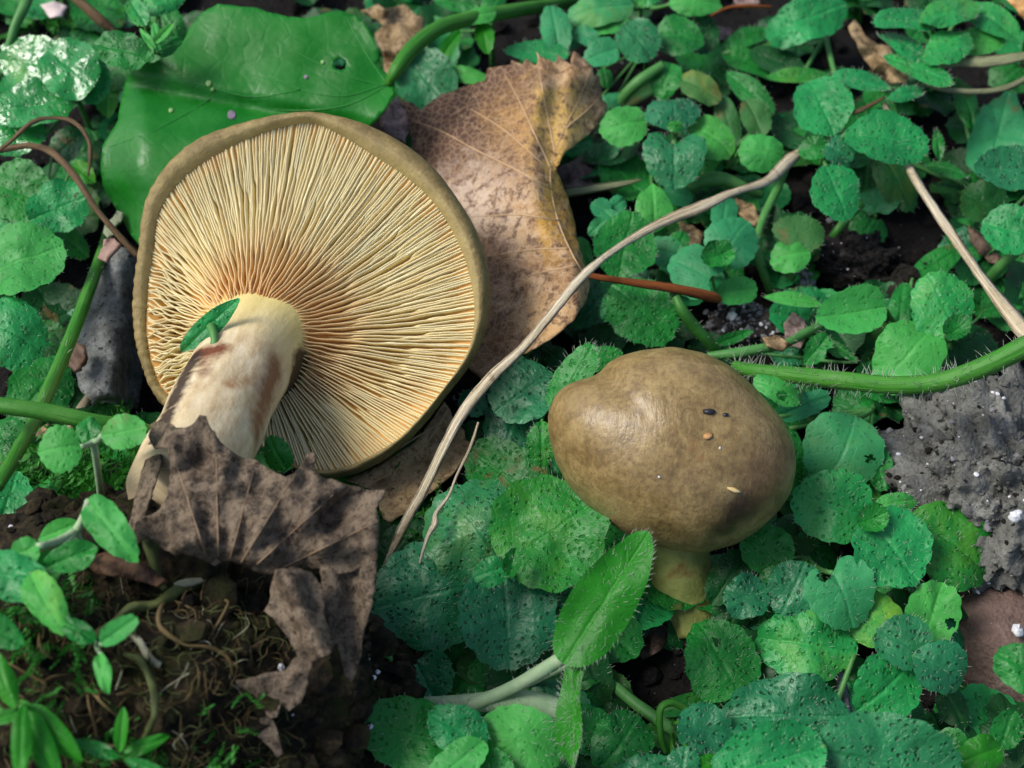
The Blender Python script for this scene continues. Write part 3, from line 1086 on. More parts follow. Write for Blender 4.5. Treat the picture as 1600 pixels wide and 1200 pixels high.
pl('upright bright green tongue-shaped hairy leaf in front of the closed mushroom', (884, 1040, 2.0), [
    (946, 936, 238, 98, 57, 3.5, 'tongue', 'g', H(m=.75, tilt=(-.1, 0), hair=150, edge=110, fold=.12, cup=0, bend=-.1, nostalk=1, hl=1.1)),
    (897, 1112, 190, 40, -96, 2.6, 'lance', 'g', H(m=.5, tilt=(-.9, 0), hair=220, edge=160, fold=.25, nostalk=1, hl=1.3)),
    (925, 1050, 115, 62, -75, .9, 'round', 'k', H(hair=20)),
    (925, 1142, 90, 76, -30, 1.0, 'round', 'm', H(hair=30))], stem=STEM_P, sw=12, foot=(760, 1080))
pl('dark hairy leaf pair in the gap below the bright upright leaf', (960, 1120, .5), [
    (972, 1160, 105, 88, 235, 1.1, 'round', 'm', H(hair=50)),
    (1022, 972, 120, 56, -40, .35, 'lance', 'k', H(hair=40, to=(970, 925, .2))),
    (760, 1060, 120, 60, 15, .6, 'round', 'b', H(hair=10, to=(830, 1075, .4)))], stem=STEM_D)
pl('hairy green leaf with a small insect hole below the closed mushroom', (1152, 1078, .8), [
    (1124, 1028, 128, 116, 118, 1.35, 'ovate', 'm', H(hair=110, holes=[(1120, 1002, 7)], to=(1158, 1090, .5))),
    (1175, 1030, 60, 40, 80, .5, 'round', 'd', H(hair=10)),
    (1085, 1098, 110, 34, 14, .9, 'oblong', 'm', H(hair=10))])
pl('small round blue-green leaf trio at the pale curled stalk', (1050, 1120, .6), [
    (1101, 1140, 88, 80, -15, 1.7, 'round', 'b', H(hair=16)),
    (1068, 1196, 62, 52, -100, 1.9, 'round', 'b', H(hair=10)),
    (1004, 1200, 96, 44, -170, 1.6, 'round', 'b', H(hair=10)),
    (1106, 1192, 32, 28, 30, 1.8, 'round', 'g', H(hair=6))], stem=STEM_V, sw=7)
pl('broad flat dark green leaf with two blue-green companions beside the brown stone', (1300, 1120, 1.0), [
    (1230, 1118, 192, 126, 178, 1.7, 'round', 'b', H(hair=60)),
    (1385, 1192, 245, 150, -10, 2.5, 'round', 'b', H(hair=50)),
    (1200, 1192, 185, 120, 196, 2.7, 'round', 'e', H(hair=40)),
    (1262, 1006, 152, 116, 170, 1.5, 'round', 'e', H(hair=50))])
pl('notched blue-green leaves crowding below the closed mushroom', (1262, 872, .9), [
    (1317, 922, 116, 108, -65, 2.05, 'heart', 'u', H(hair=40, holes=[(1288, 898, 12)])),
    (1241, 918, 88, 80, -115, 1.8, 'round', 'b', H(hair=30)),
    (1168, 931, 74, 70, -160, 1.75, 'round', 'b', H(hair=24)),
    (1197, 858, 92, 76, 130, 1.6, 'round', 'm', H(hair=30)),
    (1208, 902, 46, 36, 200, 1.7, 'round', 'm', H(hair=10)),
    (1362, 964, 135, 84, -30, 1.55, 'round', 'l', H(hair=30)),
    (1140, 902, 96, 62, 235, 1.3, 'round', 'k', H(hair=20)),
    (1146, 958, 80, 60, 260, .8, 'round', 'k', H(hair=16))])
pl('rosette of dimpled emerald leaves right of the closed mushroom', (1362, 808, 1.2), [
    (1303, 790, 126, 112, 162, 2.0, 'round', 'e', H(hair=60)),
    (1394, 858, 128, 120, -52, 2.05, 'round', 'e', H(hair=60)),
    (1492, 846, 156, 122, -38, 1.7, 'obov', 'm', H(hair=80, edge=50)),
    (1362, 812, 48, 44, 200, 2.3, 'round', 'm', H(hair=12, cup=.25)),
    (1400, 786, 76, 36, 12, 1.9, 'lance', 'l', H(hair=30, edge=40, m=.1)),
    (1238, 838, 110, 70, 215, .9, 'round', 'k', H(hair=20, holes=[(1252, 830, 11)]))])
pl('torn matt blue-green leaf with a brown split beside the closed mushroom', (1362, 640, .9), [
    (1318, 704, 122, 126, 248, 1.7, 'round', 'u', H(hair=24, pucker=.008, holes=[(1358, 716, 7), (1385, 690, 6)])),
    (1374, 730, 70, 44, -75, 1.45, 'round', 'm', H(hair=16)),
    (1238, 725, 120, 44, -86, 1.0, 'lance', 'm', H(hair=20)),
    (1255, 635, 86, 40, 20, 1.2, 'round', 'u', H(hair=10))], foot=(1385, 600))
pl('four-leaved rosette with one pierced pale leaf above the brown stone', (1437, 1026, 1.3), [
    (1413, 1004, 92, 82, 148, 2.3, 'round', 'b', H(hair=30)),
    (1473, 1042, 88, 82, -25, 2.3, 'round', 'b', H(hair=30)),
    (1387, 1073, 112, 104, 222, 2.1, 'round', 'e', H(hair=40)),
    (1458, 958, 106, 86, 72, 1.8, 'round', 'l', H(hair=20, holes=[(1485, 973, 9)])),
    (1420, 1115, 60, 50, -80, 1.1, 'round', 'k', H(hair=8)), (1490, 1105, 70, 46, -60, 1.0, 'heart', 'k', H(hair=8))])
pl('low seedling with small bright leaves at the foot of the brown stone', (1555, 1160, .7), [
    (1572, 1140, 62, 52, 70, 1.4, 'round', 'm', H(hair=8)),
    (1535, 1178, 72, 60, 200, 1.9, 'round', 'g', H(hair=8)),
    (1480, 1170, 60, 70, 150, 1.5, 'round', 'm', H(hair=8))])
pl('soft green leaf leaning over the brown stone', (1640, 1070, 1.0), [
    (1602, 1044, 100, 74, 150, 3.2, 'round', 'm', H(hair=10)),
    (1660, 1000, 100, 80, 60, 2.6, 'round', 'e', H(hair=10))])
pl('blue-green leaf cluster between the gilled cap and the brown cap', (858, 600, 1.0), [
    (816, 612, 104, 98, 215, 1.9, 'round', 'b', H(hair=20, to=(866, 598, 1.4))),
    (800, 664, 110, 86, 250, 1.3, 'round', 'b', H(hair=20)),
    (738, 628, 48, 42, 160, 1.4, 'round', 'b', H(hair=8)),
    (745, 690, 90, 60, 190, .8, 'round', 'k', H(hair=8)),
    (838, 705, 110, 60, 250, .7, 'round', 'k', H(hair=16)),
    (846, 692, 68, 44, 270, 1.9, 'round', 'm', H(hair=50, edge=40))])
pl('serrated hairy leaf standing against the left of the brown cap', (925, 600, 1.0), [
    (897, 590, 118, 58, 62, 2.6, 'ovate', 'm', H(hair=40, edge=90, hl=1.5, m=.5, tilt=(-.4, 0))),
    (940, 560, 66, 36, 20, 2.0, 'round', 'm', H(hair=20)),
    (870, 560, 60, 40, 130, 1.2, 'round', 'k', H(hair=8))])
pl('hairy green rosette where the brown leaf stalk crosses', (965, 470, 1.0), [
    (976, 386, 100, 96, 78, 1.8, 'round', 'm', H(hair=50, edge=40, to=(968, 465, 1.0))),
    (1004, 486, 120, 96, -40, 1.85, 'round', 'm', H(hair=70, edge=40)),
    (928, 470, 98, 62, 215, 1.3, 'round', 'b', H(hair=20)),
    (958, 478, 50, 38, 240, 1.8, 'round', 'e', H(hair=16)),
    (950, 525, 100, 60, 220, .9, 'round', 'k', H(hair=10)),
    (912, 395, 56, 26, 100, .9, 'round', 'l', H(hair=4))])
pl('tiny four-leaved pale seedling beside the brown toothed leaf', (950, 338, .7), [
    (938, 326, 32, 30, 150, 1.5, 'round', 'u', H(hair=0, edge=0)), (966, 318, 30, 28, 40, 1.4, 'round', 'u', H(hair=0, edge=0)),
    (934, 354, 34, 24, 220, 1.45, 'round', 'u', H(hair=0, edge=0)), (957, 341, 32, 22, -40, 1.6, 'round', 'u', H(hair=0, edge=0))], sw=4)
pl('single spade-shaped light leaf hanging on a stalk above the dry blade', (1018, 272, 1.2), [
    (1022, 322, 66, 58, -88, 1.7, 'spade', 'l', H(hair=0, edge=0, pucker=.006)),
    (1058, 305, 50, 32, -20, 1.0, 'round', 'u', H(hair=0, edge=0))], sw=6)
pl('smooth pale heart-leaved seedlings below the long dry blade', (1110, 420, .8), [
    (1086, 422, 88, 80, 150, 1.75, 'heart', 'u', H(hair=0, edge=4, pucker=.01)),
    (1146, 372, 84, 82, 55, 1.65, 'heart', 'u', H(hair=0, edge=4, pucker=.01)),
    (1119, 402, 52, 42, 200, 1.95, 'round', 'm', H(hair=6, cup=.2)),
    (1036, 392, 66, 46, 160, 1.2, 'round', 'u', H(hair=0, edge=4)),
    (1064, 376, 36, 26, 70, 1.3, 'round', 'm', H(hair=0)),
    (1132, 332, 60, 40, 80, 1.1, 'round', 'u', H(hair=0)),
    (1152, 455, 66, 44, 10, 1.2, 'round', 'l', H(hair=6))])
pl('flower-like rosette of four small leaves with a dimpled heart-shaped one', (1056, 196, 1.3), [
    (1053, 238, 88, 98, -90, 2.1, 'heart', 'b', H(hair=50, to=(1056, 198, 1.4))),
    (1053, 168, 52, 86, 92, 2.2, 'round', 'b', H(hair=50, edge=40, m=.15)),
    (975, 194, 74, 62, 192, 2.0, 'round', 'l', H(hair=30, edge=20)),
    (1112, 214, 78, 64, -32, 1.8, 'round', 'l', H(hair=30)),
    (1056, 196, 24, 18, 0, 2.3, 'round', 'm', H(hair=0))])
pl('pale green leaves with long stalks at the end of the dry blade', (1155, 225, .9), [
    (1192, 236, 72, 58, -10, 1.8, 'round', 'l', H(hair=8, to=(1135, 262, 1.0))),
    (1180, 182, 64, 46, 115, 1.3, 'round', 'd', H(hair=4)),
    (1136, 188, 92, 38, 105, 1.0, 'lance', 'd', H(hair=4)),
    (1172, 142, 96, 40, 138, 1.2, 'lance', 'm', H(hair=10, edge=30))])
pl('dull brown-edged leaf pair above the flower-like rosette', (1075, 110, .7), [
    (1094, 137, 70, 44, -28, 1.5, 'round', 'd', H(hair=4)),
    (1040, 122, 60, 48, -110, 1.5, 'ovate', 'm', H(hair=14)),
    (1000, 140, 80, 40, 215, .9, 'lance', 'd', H(hair=4))])
pl('blue-tinted round leaves behind the toothed tip of the brown leaf', (1010, 70, .9), [
    (997, 62, 72, 68, 130, 1.9, 'round', 'b', H(hair=20)),
    (1060, 56, 76, 60, 0, 1.6, 'round', 'm', H(hair=14)),
    (1098, 55, 50, 60, -20, 1.2, 'round', 'k', H(hair=30)),
    (940, 83, 56, 42, 200, 1.9, 'round', 'u', H(hair=14)), (916, 55, 44, 30, 150, 1.7, 'round', 'u', H(hair=8)),
    (955, 40, 58, 26, 190, 1.6, 'round', 'l', H(hair=4)), (945, 120, 30, 24, -80, 1.2, 'round', 'm', H(hair=0)),
    (948, 165, 34, 56, -60, 1.0, 'round', 'u', H(hair=0)), (902, 226, 50, 34, 200, 1.0, 'round', 'e', H(hair=0))])
pl('frosted leaf group just above the teeth of the brown leaf', (845, 95, .8), [
    (868, 44, 76, 46, 100, 1.9, 'round', 'u', H(hair=24, edge=20, to=(872, 80, .8))),
    (840, 80, 98, 34, 176, 1.8, 'round', 'e', H(hair=50, edge=40, m=.05)),
    (890, 62, 50, 34, 30, 1.3, 'round', 'e', H(hair=8)), (828, 110, 60, 40, 250, .7, 'round', 'm', H(hair=0))])
pl('little oval leaves on the thick arching leaf stalk', (768, 40, 1.6), [
    (757, 57, 46, 30, -80, 2.4, 'round', 'g', H(hair=0, pucker=.004)),
    (748, 23, 56, 28, 195, 2.7, 'round', 'l', H(hair=4)),
    (772, 4, 50, 36, 60, 2.3, 'round', 'm', H(hair=0)), (712, 2, 70, 30, 170, 1.9, 'round', 'm', H(hair=0)),
    (700, 75, 70, 22, 235, 1.0, 'lance', 'g', H(hair=0))])
pl('large pale leaves at the rear edge of the patch', (1000, 10, 1.0), [
    (940, 10, 104, 54, 190, 1.9, 'round', 'u', H(hair=10)),
    (1087, 2, 82, 40, 0, 1.8, 'round', 'l', H(hair=0)),
    (1010, -40, 100, 60, 90, 1.5, 'round', 'e', H(hair=0))])
pl('dark smooth leaf under the arching stalk and the brown leaf', (690, 165, .5), [
    (664, 124, 108, 90, 130, .9, 'round', 'b', H(hair=0, pucker=.004)),
    (725, 115, 80, 26, 170, .9, 'lance', 'l', H(hair=0))])
pl('broad dull green leaf behind the curled tan leaf', (1290, 55, .7), [
    (1262, 28, 128, 72, 200, 1.5, 'round', 'e', H(hair=10)),
    (1215, 95, 90, 40, 160, .8, 'lance', 'k', H(hair=8)), (1165, 60, 80, 30, 20, .9, 'lance', 'm', H(hair=8)),
    (1180, 100, 110, 34, -20, .7, 'lance', 'm', H(hair=8)), (1255, 120, 110, 26, 175, 1.1, 'lance', 'm', H(hair=30, edge=50, m=0))])
pl('bristly leaves stacked in tiers at the rear, beside the striped dry blade', (1470, 75, 1.6), [
    (1413, 31, 92, 36, 172, 2.7, 'round', 'e', H(hair=40, edge=50, m=.0)),
    (1488, 15, 98, 42, 14, 2.8, 'round', 'e', H(hair=40, edge=40, m=.05)),
    (1552, 32, 104, 46, -28, 2.3, 'round', 'e', H(hair=30, m=.1)),
    (1412, 68, 82, 30, 150, 2.4, 'lance', 'e', H(hair=60, edge=70, m=-.1)),
    (1484, 69, 80, 48, 18, 2.6, 'round', 'e', H(hair=40, edge=30, m=.1)),
    (1532, 64, 76, 42, 0, 2.1, 'round', 'l', H(hair=20, edge=40))])
pl('narrow bristly leaves over the curled tan leaf', (1440, 120, 1.3), [
    (1435, 105, 114, 34, 156, 2.4, 'lance', 'e', H(hair=60, edge=80, m=-.15)),
    (1345, 129, 92, 30, 165, 2.3, 'lance', 'e', H(hair=50, edge=70, m=-.1)),
    (1417, 146, 60, 22, 14, 2.3, 'lance', 'e', H(hair=30, edge=40, m=-.1))])
pl('emerald rosette with speckled leaves crossed by the straw', (1290, 226, 1.3), [
    (1284, 165, 98, 90, 112, 2.2, 'round', 'e', H(hair=40, edge=20)),
    (1389, 216, 126, 80, -10, 2.45, 'round', 'e', H(hair=60, edge=30)),
    (1312, 237, 48, 48, -30, 2.2, 'round', 'b', H(hair=20)),
    (1272, 231, 46, 40, 190, 2.0, 'round', 'm', H(hair=14)),
    (1308, 300, 88, 76, -65, 2.1, 'round', 'e', H(hair=40))])
pl('hairy-edged blue-green leaf carrying a dark soil fleck', (1620, 290, 1.0), [
    (1582, 262, 112, 68, 178, 2.2, 'round', 'b', H(hair=60, edge=40)),
    (1578, 358, 84, 76, 160, 2.1, 'round', 'e', H(hair=30, edge=20)),
    (1538, 318, 76, 70, 150, 1.0, 'round', 'k', H(hair=6))], foot=(1545, 425))
pl('matt dark leaf leaning in the shade behind the straw', (1540, 300, .4), [
    (1560, 212, 140, 90, 75, 1.0, 'ovate', 'u', H(hair=0, fold=.25)), (1512, 160, 90, 36, -70, 1.4, 'lance', 'm', H(hair=0)),
    (1480, 262, 66, 22, -15, 1.3, 'lance', 'm', H(hair=12, edge=24, m=0)), (1466, 225, 50, 18, 95, 1.4, 'lance', 'm', H(hair=10, edge=20)),
    (1400, 275, 110, 60, -60, .8, 'round', 'k', H(hair=0))])
pl('yellowing leaf overlapping a small round one beside bare soil', (1268, 400, .5), [
    (1250, 362, 80, 54, 160, 1.5, 'round', 'd', H(hair=0, pucker=.008)),
    (1236, 398, 60, 54, 190, 1.35, 'round', 'l', H(hair=0, pucker=.008))], sw=6)
pl('round dimpled emerald leaf with a curled bud above the hairy runner', (1490, 530, .8), [
    (1474, 474, 104, 100, 115, 2.0, 'round', 'e', H(hair=50)),
    (1494, 516, 46, 38, 30, 2.1, 'round', 'm', H(hair=30, cup=.3)),
    (1520, 560, 80, 46, -20, .8, 'round', 'k', H(hair=10)), (1565, 485, 60, 20, 10, .7, 'lance', 'm', H(hair=0))])
pl('pale broad leaf pair pointing left above the hairy runner', (1408, 505, .7), [
    (1330, 488, 110, 72, 188, 1.7, 'ovate', 'l', H(hair=14, edge=30, pucker=.008, to=(1410, 512, .9))),
    (1420, 552, 124, 104, 228, 1.6, 'round', 'l', H(hair=10, edge=10, pucker=.008)),
    (1408, 478, 80, 36, 80, 1.0, 'round', 'm', H(hair=0)), (1465, 410, 90, 40, 30, .8, 'lance', 'm', H(hair=0))])
pl('ragged bitten leaves just above the right side of the brown cap', (1265, 560, .7), [
    (1277, 546, 54, 36, 230, 1.4, 'round', 'm', H(hair=6, holes=[(1300, 552, 9)])),
    (1240, 468, 92, 20, 172, 1.3, 'lance', 'l', H(hair=10, edge=30, m=0)),
    (1312, 545, 66, 14, 145, 1.2, 'lance', 'm', H(hair=30, edge=30)),
    (1215, 608, 80, 36, 150, 2.2, 'round', 'l', H(hair=6, holes=[(1222, 618, 9)])),
    (1145, 528, 66, 18, 20, 1.1, 'lance', 'm', H(hair=14, edge=20))])
# left side
pl('light green hairy leaf above a blue-green one at the left', (-30, 460, 1.2), [
    (32, 405, 132, 108, 25, 3.0, 'round', 'l', H(hair=70, edge=30)),
    (14, 518, 112, 106, -25, 2.6, 'round', 'e', H(hair=30)),
    (-30, 350, 90, 80, 90, 2.0, 'round', 'e', H(hair=10))])
pl('pale leaf with a pinhole beside the drooping dry stalk', (60, 360, 1.0), [
    (88, 326, 98, 80, 20, 2.3, 'obov', 'e', H(hair=50, holes=[(118, 304, 4)], to=(45, 350, 1.2))),
    (26, 300, 110, 96, 160, 2.2, 'round', 'm', H(hair=30)), (108, 375, 70, 40, -40, 1.2, 'round', 'm', H(hair=8)),
    (105, 226, 60, 48, 40, 1.2, 'round', 'b', H(hair=40)), (128, 268, 44, 30, -40, 1.6, 'round', 'g', H(hair=12))])
pl('broad dark hairy leaves beneath the crossing green stems', (40, 640, .5), [
    (64, 606, 112, 92, 50, 1.0, 'round', 'm', H(hair=40)),
    (0, 678, 56, 72, 120, 1.5, 'round', 'm', H(hair=20)), (75, 500, 60, 40, 20, .9, 'round', 'k', H(hair=4)),
    (80, 520, 50, 36, 150, .9, 'round', 'm', H(hair=4)), (128, 640, 60, 40, 60, .4, 'round', 'k', H(hair=4))])
pl('wet shiny dimpled leaves beside the big glossy leaf', (120, 150, 1.4), [
    (108, 105, 92, 94, 140, 2.9, 'round', 'w', H(hair=40)),
    (52, 100, 110, 86, 170, 2.5, 'round', 'w', H(hair=40)),
    (52, 162, 126, 70, 190, 2.4, 'round', 'w', H(hair=30)),
    (138, 122, 80, 70, -60, 2.6, 'round', 'e', H(hair=20)),
    (168, 155, 50, 36, -100, 1.9, 'round', 'l', H(hair=6)),
    (20, 210, 100, 60, 190, 2.0, 'round', 'w', H(hair=10))])
pl('light lobed seedling over the left edge of the big glossy leaf', (236, 82, 3.0), [
    (188, 76, 88, 56, 165, 3.6, 'round', 'm', H(hair=20)),
    (255, 74, 66, 26, 30, 3.9, 'lance', 'm', H(hair=0)),
    (244, 55, 46, 16, 100, 4.2, 'lance', 'l', H(hair=0)), (256, 52, 44, 14, 45, 4.2, 'lance', 'l', H(hair=0)), (230, 60, 40, 12, 125, 4.2, 'lance', 'l', H(hair=0)),
    (214, 18, 50, 32, 120, 3.9, 'round', 'e', H(hair=0)), (252, 2, 70, 36, 20, 3.7, 'round', 'e', H(hair=0)),
    (262, 36, 70, 50, -60, 3.0, 'round', 'm', H(hair=8)), (180, 110, 70, 60, 200, 2.2, 'round', 'm', H(hair=8))], stem=STEM_V, sw=6)
pl('blurred pale-stemmed seedling with three round leaves beside the crumpled leaf', (146, 690, 5.4), [
    (92, 700, 66, 74, 188, 5.7, 'round', 'l', H(hair=0, edge=0, pucker=.004, pw=9, pm=STEM_P)),
    (195, 676, 68, 54, 10, 5.8, 'round', 'l', H(hair=0, edge=0, pucker=.004, pw=9, pm=STEM_P)),
    (138, 672, 44, 38, 100, 5.2, 'round', 'm', H(hair=0, edge=0, pucker=.004, pw=7, pm=STEM_P))], stem=STEM_P, foot=(150, 900), sw=12)
pl('blurred drooping pale leaf pair on the edge of the root clod', (118, 830, 5.4), [
    (172, 826, 118, 58, -52, 5.9, 'ovate', 'l', H(hair=0, edge=0, pm=STEM_P, pw=12)),
    (40, 862, 46, 42, 200, 5.9, 'round', 'l', H(hair=0, edge=0, pm=STEM_P, pw=13)),
    (66, 902, 96, 50, 240, 5.6, 'lance', 'l', H(hair=0, edge=0, pm=STEM_P, pw=10)),
    (92, 830, 70, 30, 200, 5.0, 'lance', 'l', H(hair=0, edge=0))], stem=STEM_P, foot=(150, 960), sw=14)
pl('soft blue-green leaves at the left beside the root clod', (-20, 880, 1.2), [
    (8, 800, 130, 90, 75, 2.6, 'round', 'e', H(hair=0, edge=0)), (60, 800, 120, 50, 80, 2.2, 'lance', 'm', H(hair=0, edge=0)),
    (14, 900, 120, 76, -10, 6.1, 'round', 'e', H(hair=0, edge=0)), (70, 940, 110, 56, -60, 6.2, 'ovate', 'l', H(hair=0, edge=0)), (110, 872, 90, 46, 200, 5.9, 'lance', 'm', H(hair=0, edge=0)), (-5, 985, 90, 50, -30, 6.2, 'lance', 'm', H(hair=0, edge=0)), (0, 690, 60, 60, 90, 1.4, 'round', 'm', H(hair=0))])
pl('bright blurred three-pointed leaves standing before the root clod', (36, 1102, 5.2), [
    (80, 1145, 120, 40, -48, 5.8, 'lance', 'g', H(hair=0, edge=0)),
    (60, 1160, 140, 44, -66, 5.9, 'lance', 'g', H(hair=0, edge=0)),
    (32, 1162, 120, 32, -93, 6.1, 'lance', 'g', H(hair=0, edge=0)),
    (4, 1060, 96, 36, 110, 5.9, 'lance', 'g', H(hair=0, edge=0)),
    (10, 1120, 70, 22, 195, 5.6, 'lance', 'g', H(hair=0, edge=0))], stem=STEM_V, sw=9, foot=(-60, 1190))

pl('thin pale-stemmed seedling growing out of the root clod', (150, 1010, 5.5), [
    (185, 985, 70, 34, 35, 6.1, 'round', 'l', H(hair=0, edge=0, pm=STEM_P, pw=6)), (120, 985, 60, 34, 150, 6.1, 'round', 'm', H(hair=0, edge=0, pm=STEM_P, pw=6)),
    (160, 1050, 64, 26, -80, 6.0, 'lance', 'l', H(hair=0, edge=0, pm=STEM_P, pw=6))], stem=STEM_P, sw=7, foot=(150, 1040))
pl('sprig of narrow bright leaves at the foot of the root clod', (185, 1180, 4.8), [
    (225, 1165, 80, 24, 25, 5.4, 'lance', 'g', H(hair=0, edge=0)), (150, 1170, 74, 24, 160, 5.4, 'lance', 'm', H(hair=0, edge=0)),
    (190, 1140, 70, 22, 85, 5.6, 'lance', 'g', H(hair=0, edge=0)), (230, 1200, 70, 22, -20, 5.4, 'lance', 'm', H(hair=0, edge=0))], stem=STEM_V, sw=6, foot=(185, 1215))

# ------------------------------------------------------------------ low seedlings filling the gaps
def fillers():
    rnd = random.Random(21)
    org = Vector((0, 0, 0))
    meshes = []
    for k in range(10):
        q = empty('seedling_pattern', org, 'x', 'x')
        b, o = make_leaf(q, (800, 600, 72 + 4 * k, 60 + 3 * k, 0, 1.5, rnd.choice(('round', 'round', 'ovate', 'heart')), 'mkbkmkekkm'[k], H(m=0, tilt=(0, 0), hair=14, edge=10)), 900 + k)
        c = P(800, 600, 1.5)
        for oo in [o] + list(o.children):
            oo.data.transform(Matrix.Translation(-c))
        meshes.append((o.data, [h.data for h in o.children]))
        for h in list(o.children): bpy.data.objects.remove(h)
        bpy.data.objects.remove(o); bpy.data.objects.remove(q)
    sV, sF, sU = tube([Vector((0, 0, 0)), Vector((.0003, 0, .4)), Vector((0, .0003, 1))], [.0006, .0005, .0004], sides=6)
    sm_ = bpy.data.meshes.new('stem'); sm_.from_pydata(sV, [], sF); sm_.materials.append(STEM_D)
    ban = [(1225, 375, 1425, 455), (1395, 590, 1620, 900), (1480, 890, 1620, 1120), (-50, 880, 580, 1260), (240, 300, 720, 700), (930, 960, 1050, 1110), (1125, 470, 1240, 530), (140, 400, 230, 640), (700, 1015, 790, 1080), (900, 580, 1200, 830)]
    cnt = 0
    while cnt < 285:
        px, py = rnd.uniform(-130, 1730), rnd.uniform(-170, 1300)
        if any(a < px < c and b < py < d for a, b, c, d in ban): continue
        cnt += 1
        p = P(px, py, .2)
        g = gz(p.x, p.y)
        nl = rnd.choice((2, 3, 4))
        root = empty('seedling', (p.x, p.y, g), 'small dark green %s-leaved seedling low in the gaps under larger leaves' % {2: 'two', 3: 'three', 4: 'four'}[nl], 'plant', 'low seedlings in the gaps between leaves')
        hgt = rnd.uniform(.3, .9) * CM
        st = bpy.data.objects.new('stem', sm_); COL.objects.link(st); st.parent = root; st.scale = (1, 1, hgt); st.location = (0, 0, -.0005)
        k0 = rnd.uniform(0, 6.28)
        for q in range(nl):
            me, hs = rnd.choice(meshes)
            s = rnd.uniform(.6, 1.15)
            o = bpy.data.objects.new('leaf', me); COL.objects.link(o); o.parent = root
            az = k0 + q * 6.28 / nl + rnd.uniform(-.4, .4)
            dd = .0042 * s
            o.location = (math.cos(az) * dd, math.sin(az) * dd, hgt)
            o.rotation_euler = (rnd.uniform(-.3, .3), rnd.uniform(-.25, .35), az)
            o.scale = (s, s, s)
            for hm in hs:
                h = bpy.data.objects.new('hairs', hm); COL.objects.link(h); h.parent = o; h['kind'] = 'stuff'
fillers()

# ------------------------------------------------------------------ sheets: big glossy leaf, dead leaves, bark
def thing_sheet(name, label, cat, part, poly, zf, m, solid=.0003, step=9, amp=1.0, holes=(), seed=1, veins=(), vm=None, group=None, vr=3.0):
    V, F, UV = sheet(poly, zf, step, amp, holes, seed)
    c = sum(V, Vector((0, 0, 0))) / len(V)
    root = empty(name, (c.x, c.y, min(v.z for v in V)), label, cat, group)
    obj(part, V, F, m, root, UV, solid=solid)
    add_veins(root, veins, zf, vm, vr)
    return root
def add_veins(root, veins, zf, vm, vr=3.0):
    for vn in veins:
        c = catmull([tuple(p) for p in vn], 6)
        n = len(c)
        path = [P(x, y, zf(x, y)) for x, y in c]
        rad = [vr * .5 * pxscale(p) * (1 - .7 * i / n) for i, p in enumerate(path)]
        V, F, UV = tube(path, rad, sides=6)
        obj('vein', V, F, vm, root, UV)

# big glossy leaf behind the gilled cap
GL = [(316,20),(340,6),(376,10),(400,12),(424,20),(450,26),(480,28),(510,20),(532,16),(560,26),(576,44),(588,72),(594,94),(586,99),(600,110),(616,128),(616,144),(604,168),(584,192),(560,215),(480,260),(340,310),(262,350),(225,392),(208,372),(180,324),(160,288),(157,256),(160,228),(184,188),(190,150),(196,128),(216,98),(250,84),(282,72),(298,40)]
def zG(x, y):
    z = 1.45 + (400 - y) / 400 * 2.0
    d1 = (y - 132) - (x - 200) * .19            # first fold
    d2 = y - 252
    z += .35 * sm(0, 90, d1) - .55 * sm(0, 120, d2) * sm(330, 150, x)
    z -= .18 * math.exp(-(d1 / 14) ** 2)
    z += .07 * N3(x, y, 70) + .10 * sm(540, 616, x) * math.sin(y / 24)
    return z - .4 * sm(230, 150, x) + .2
gk = M('glossy_leaf_green', .42, .35)
gc = gk.mix(gk.ramp(gk.noise(60, 4), [(.3, 0.0), (.7, 1.0)]), (.005, .135, .008, 1), (.010, .190, .014, 1))
gc = gk.mix(gk.ramp(gk.noise(330, 3), [(.66, 0.0), (.75, .35)]), gc, (.05, .22, .05, 1))
gk.col(gc); gv = gk.ramp(gk.vor(230, 'DISTANCE_TO_EDGE'), [(.02, 1.0), (.10, 0.0)])
gk.col(gk.mix(gk.math('MULTIPLY', gv, .05), gc, (.02, .2, .03, 1)))
gk.put(gk.b.inputs['Roughness'], gk.ramp(gk.noise(120, 5, .65), [(.38, .32), (.62, .55)]))
gk.bump(gv, -.00006, .4); gk.bump(gk.noise(600, 4), .0001, .6); gk.bump(gk.noise(90, 3), .0016, .4)
gk.translucent(.12, (.02, .2, .01, 1))
VEIN_G = plain('leaf_vein_green', (.018, .17, .022, 1), (.028, .22, .032, 1), 300, .4)
big_leaf = thing_sheet('glossy_leaf_plant', 'very large glossy deep green leaf with two folds and a hole, behind the gilled cap', 'leaf', 'leaf_blade', GL, zG, gk.m,
    solid=.00035, holes=[(531, 100, 10)], seed=2, step=8, amp=.7,
    veins=[[(612, 128), (540, 150), (470, 140), (400, 105), (330, 60)], [(610, 130), (540, 165), (440, 172), (330, 155), (205, 133)], [(600, 135), (520, 110), (430, 60), (400, 20)], [(604, 130), (570, 80), (540, 25)], [(330, 155), (250, 200), (170, 230)], [(470, 140), (380, 150), (250, 110)]], vm=VEIN_G, vr=2.8)
V, F, UV = ptube([(606, 132, zG(606, 132) / 1, 10), (620, 108, 3.2, 22), (648, 72, 3.1, 25), (690, 42, 2.9, 24), (750, 26, 2.5, 23), (820, 14, 1.7, 22), (880, 4, .6, 20), (920, -10, -.1, 20)], sides=12)
obj('leaf_stalk', V, F, STEM_V, big_leaf, UV)
SPOT = plain('grey_leaf_spot', lin(120, 105, 120), lin(150, 135, 150), 600, .7)
PALESPOT = plain('pale_leaf_spot', lin(120, 165, 90), lin(140, 180, 110), 600, .6)
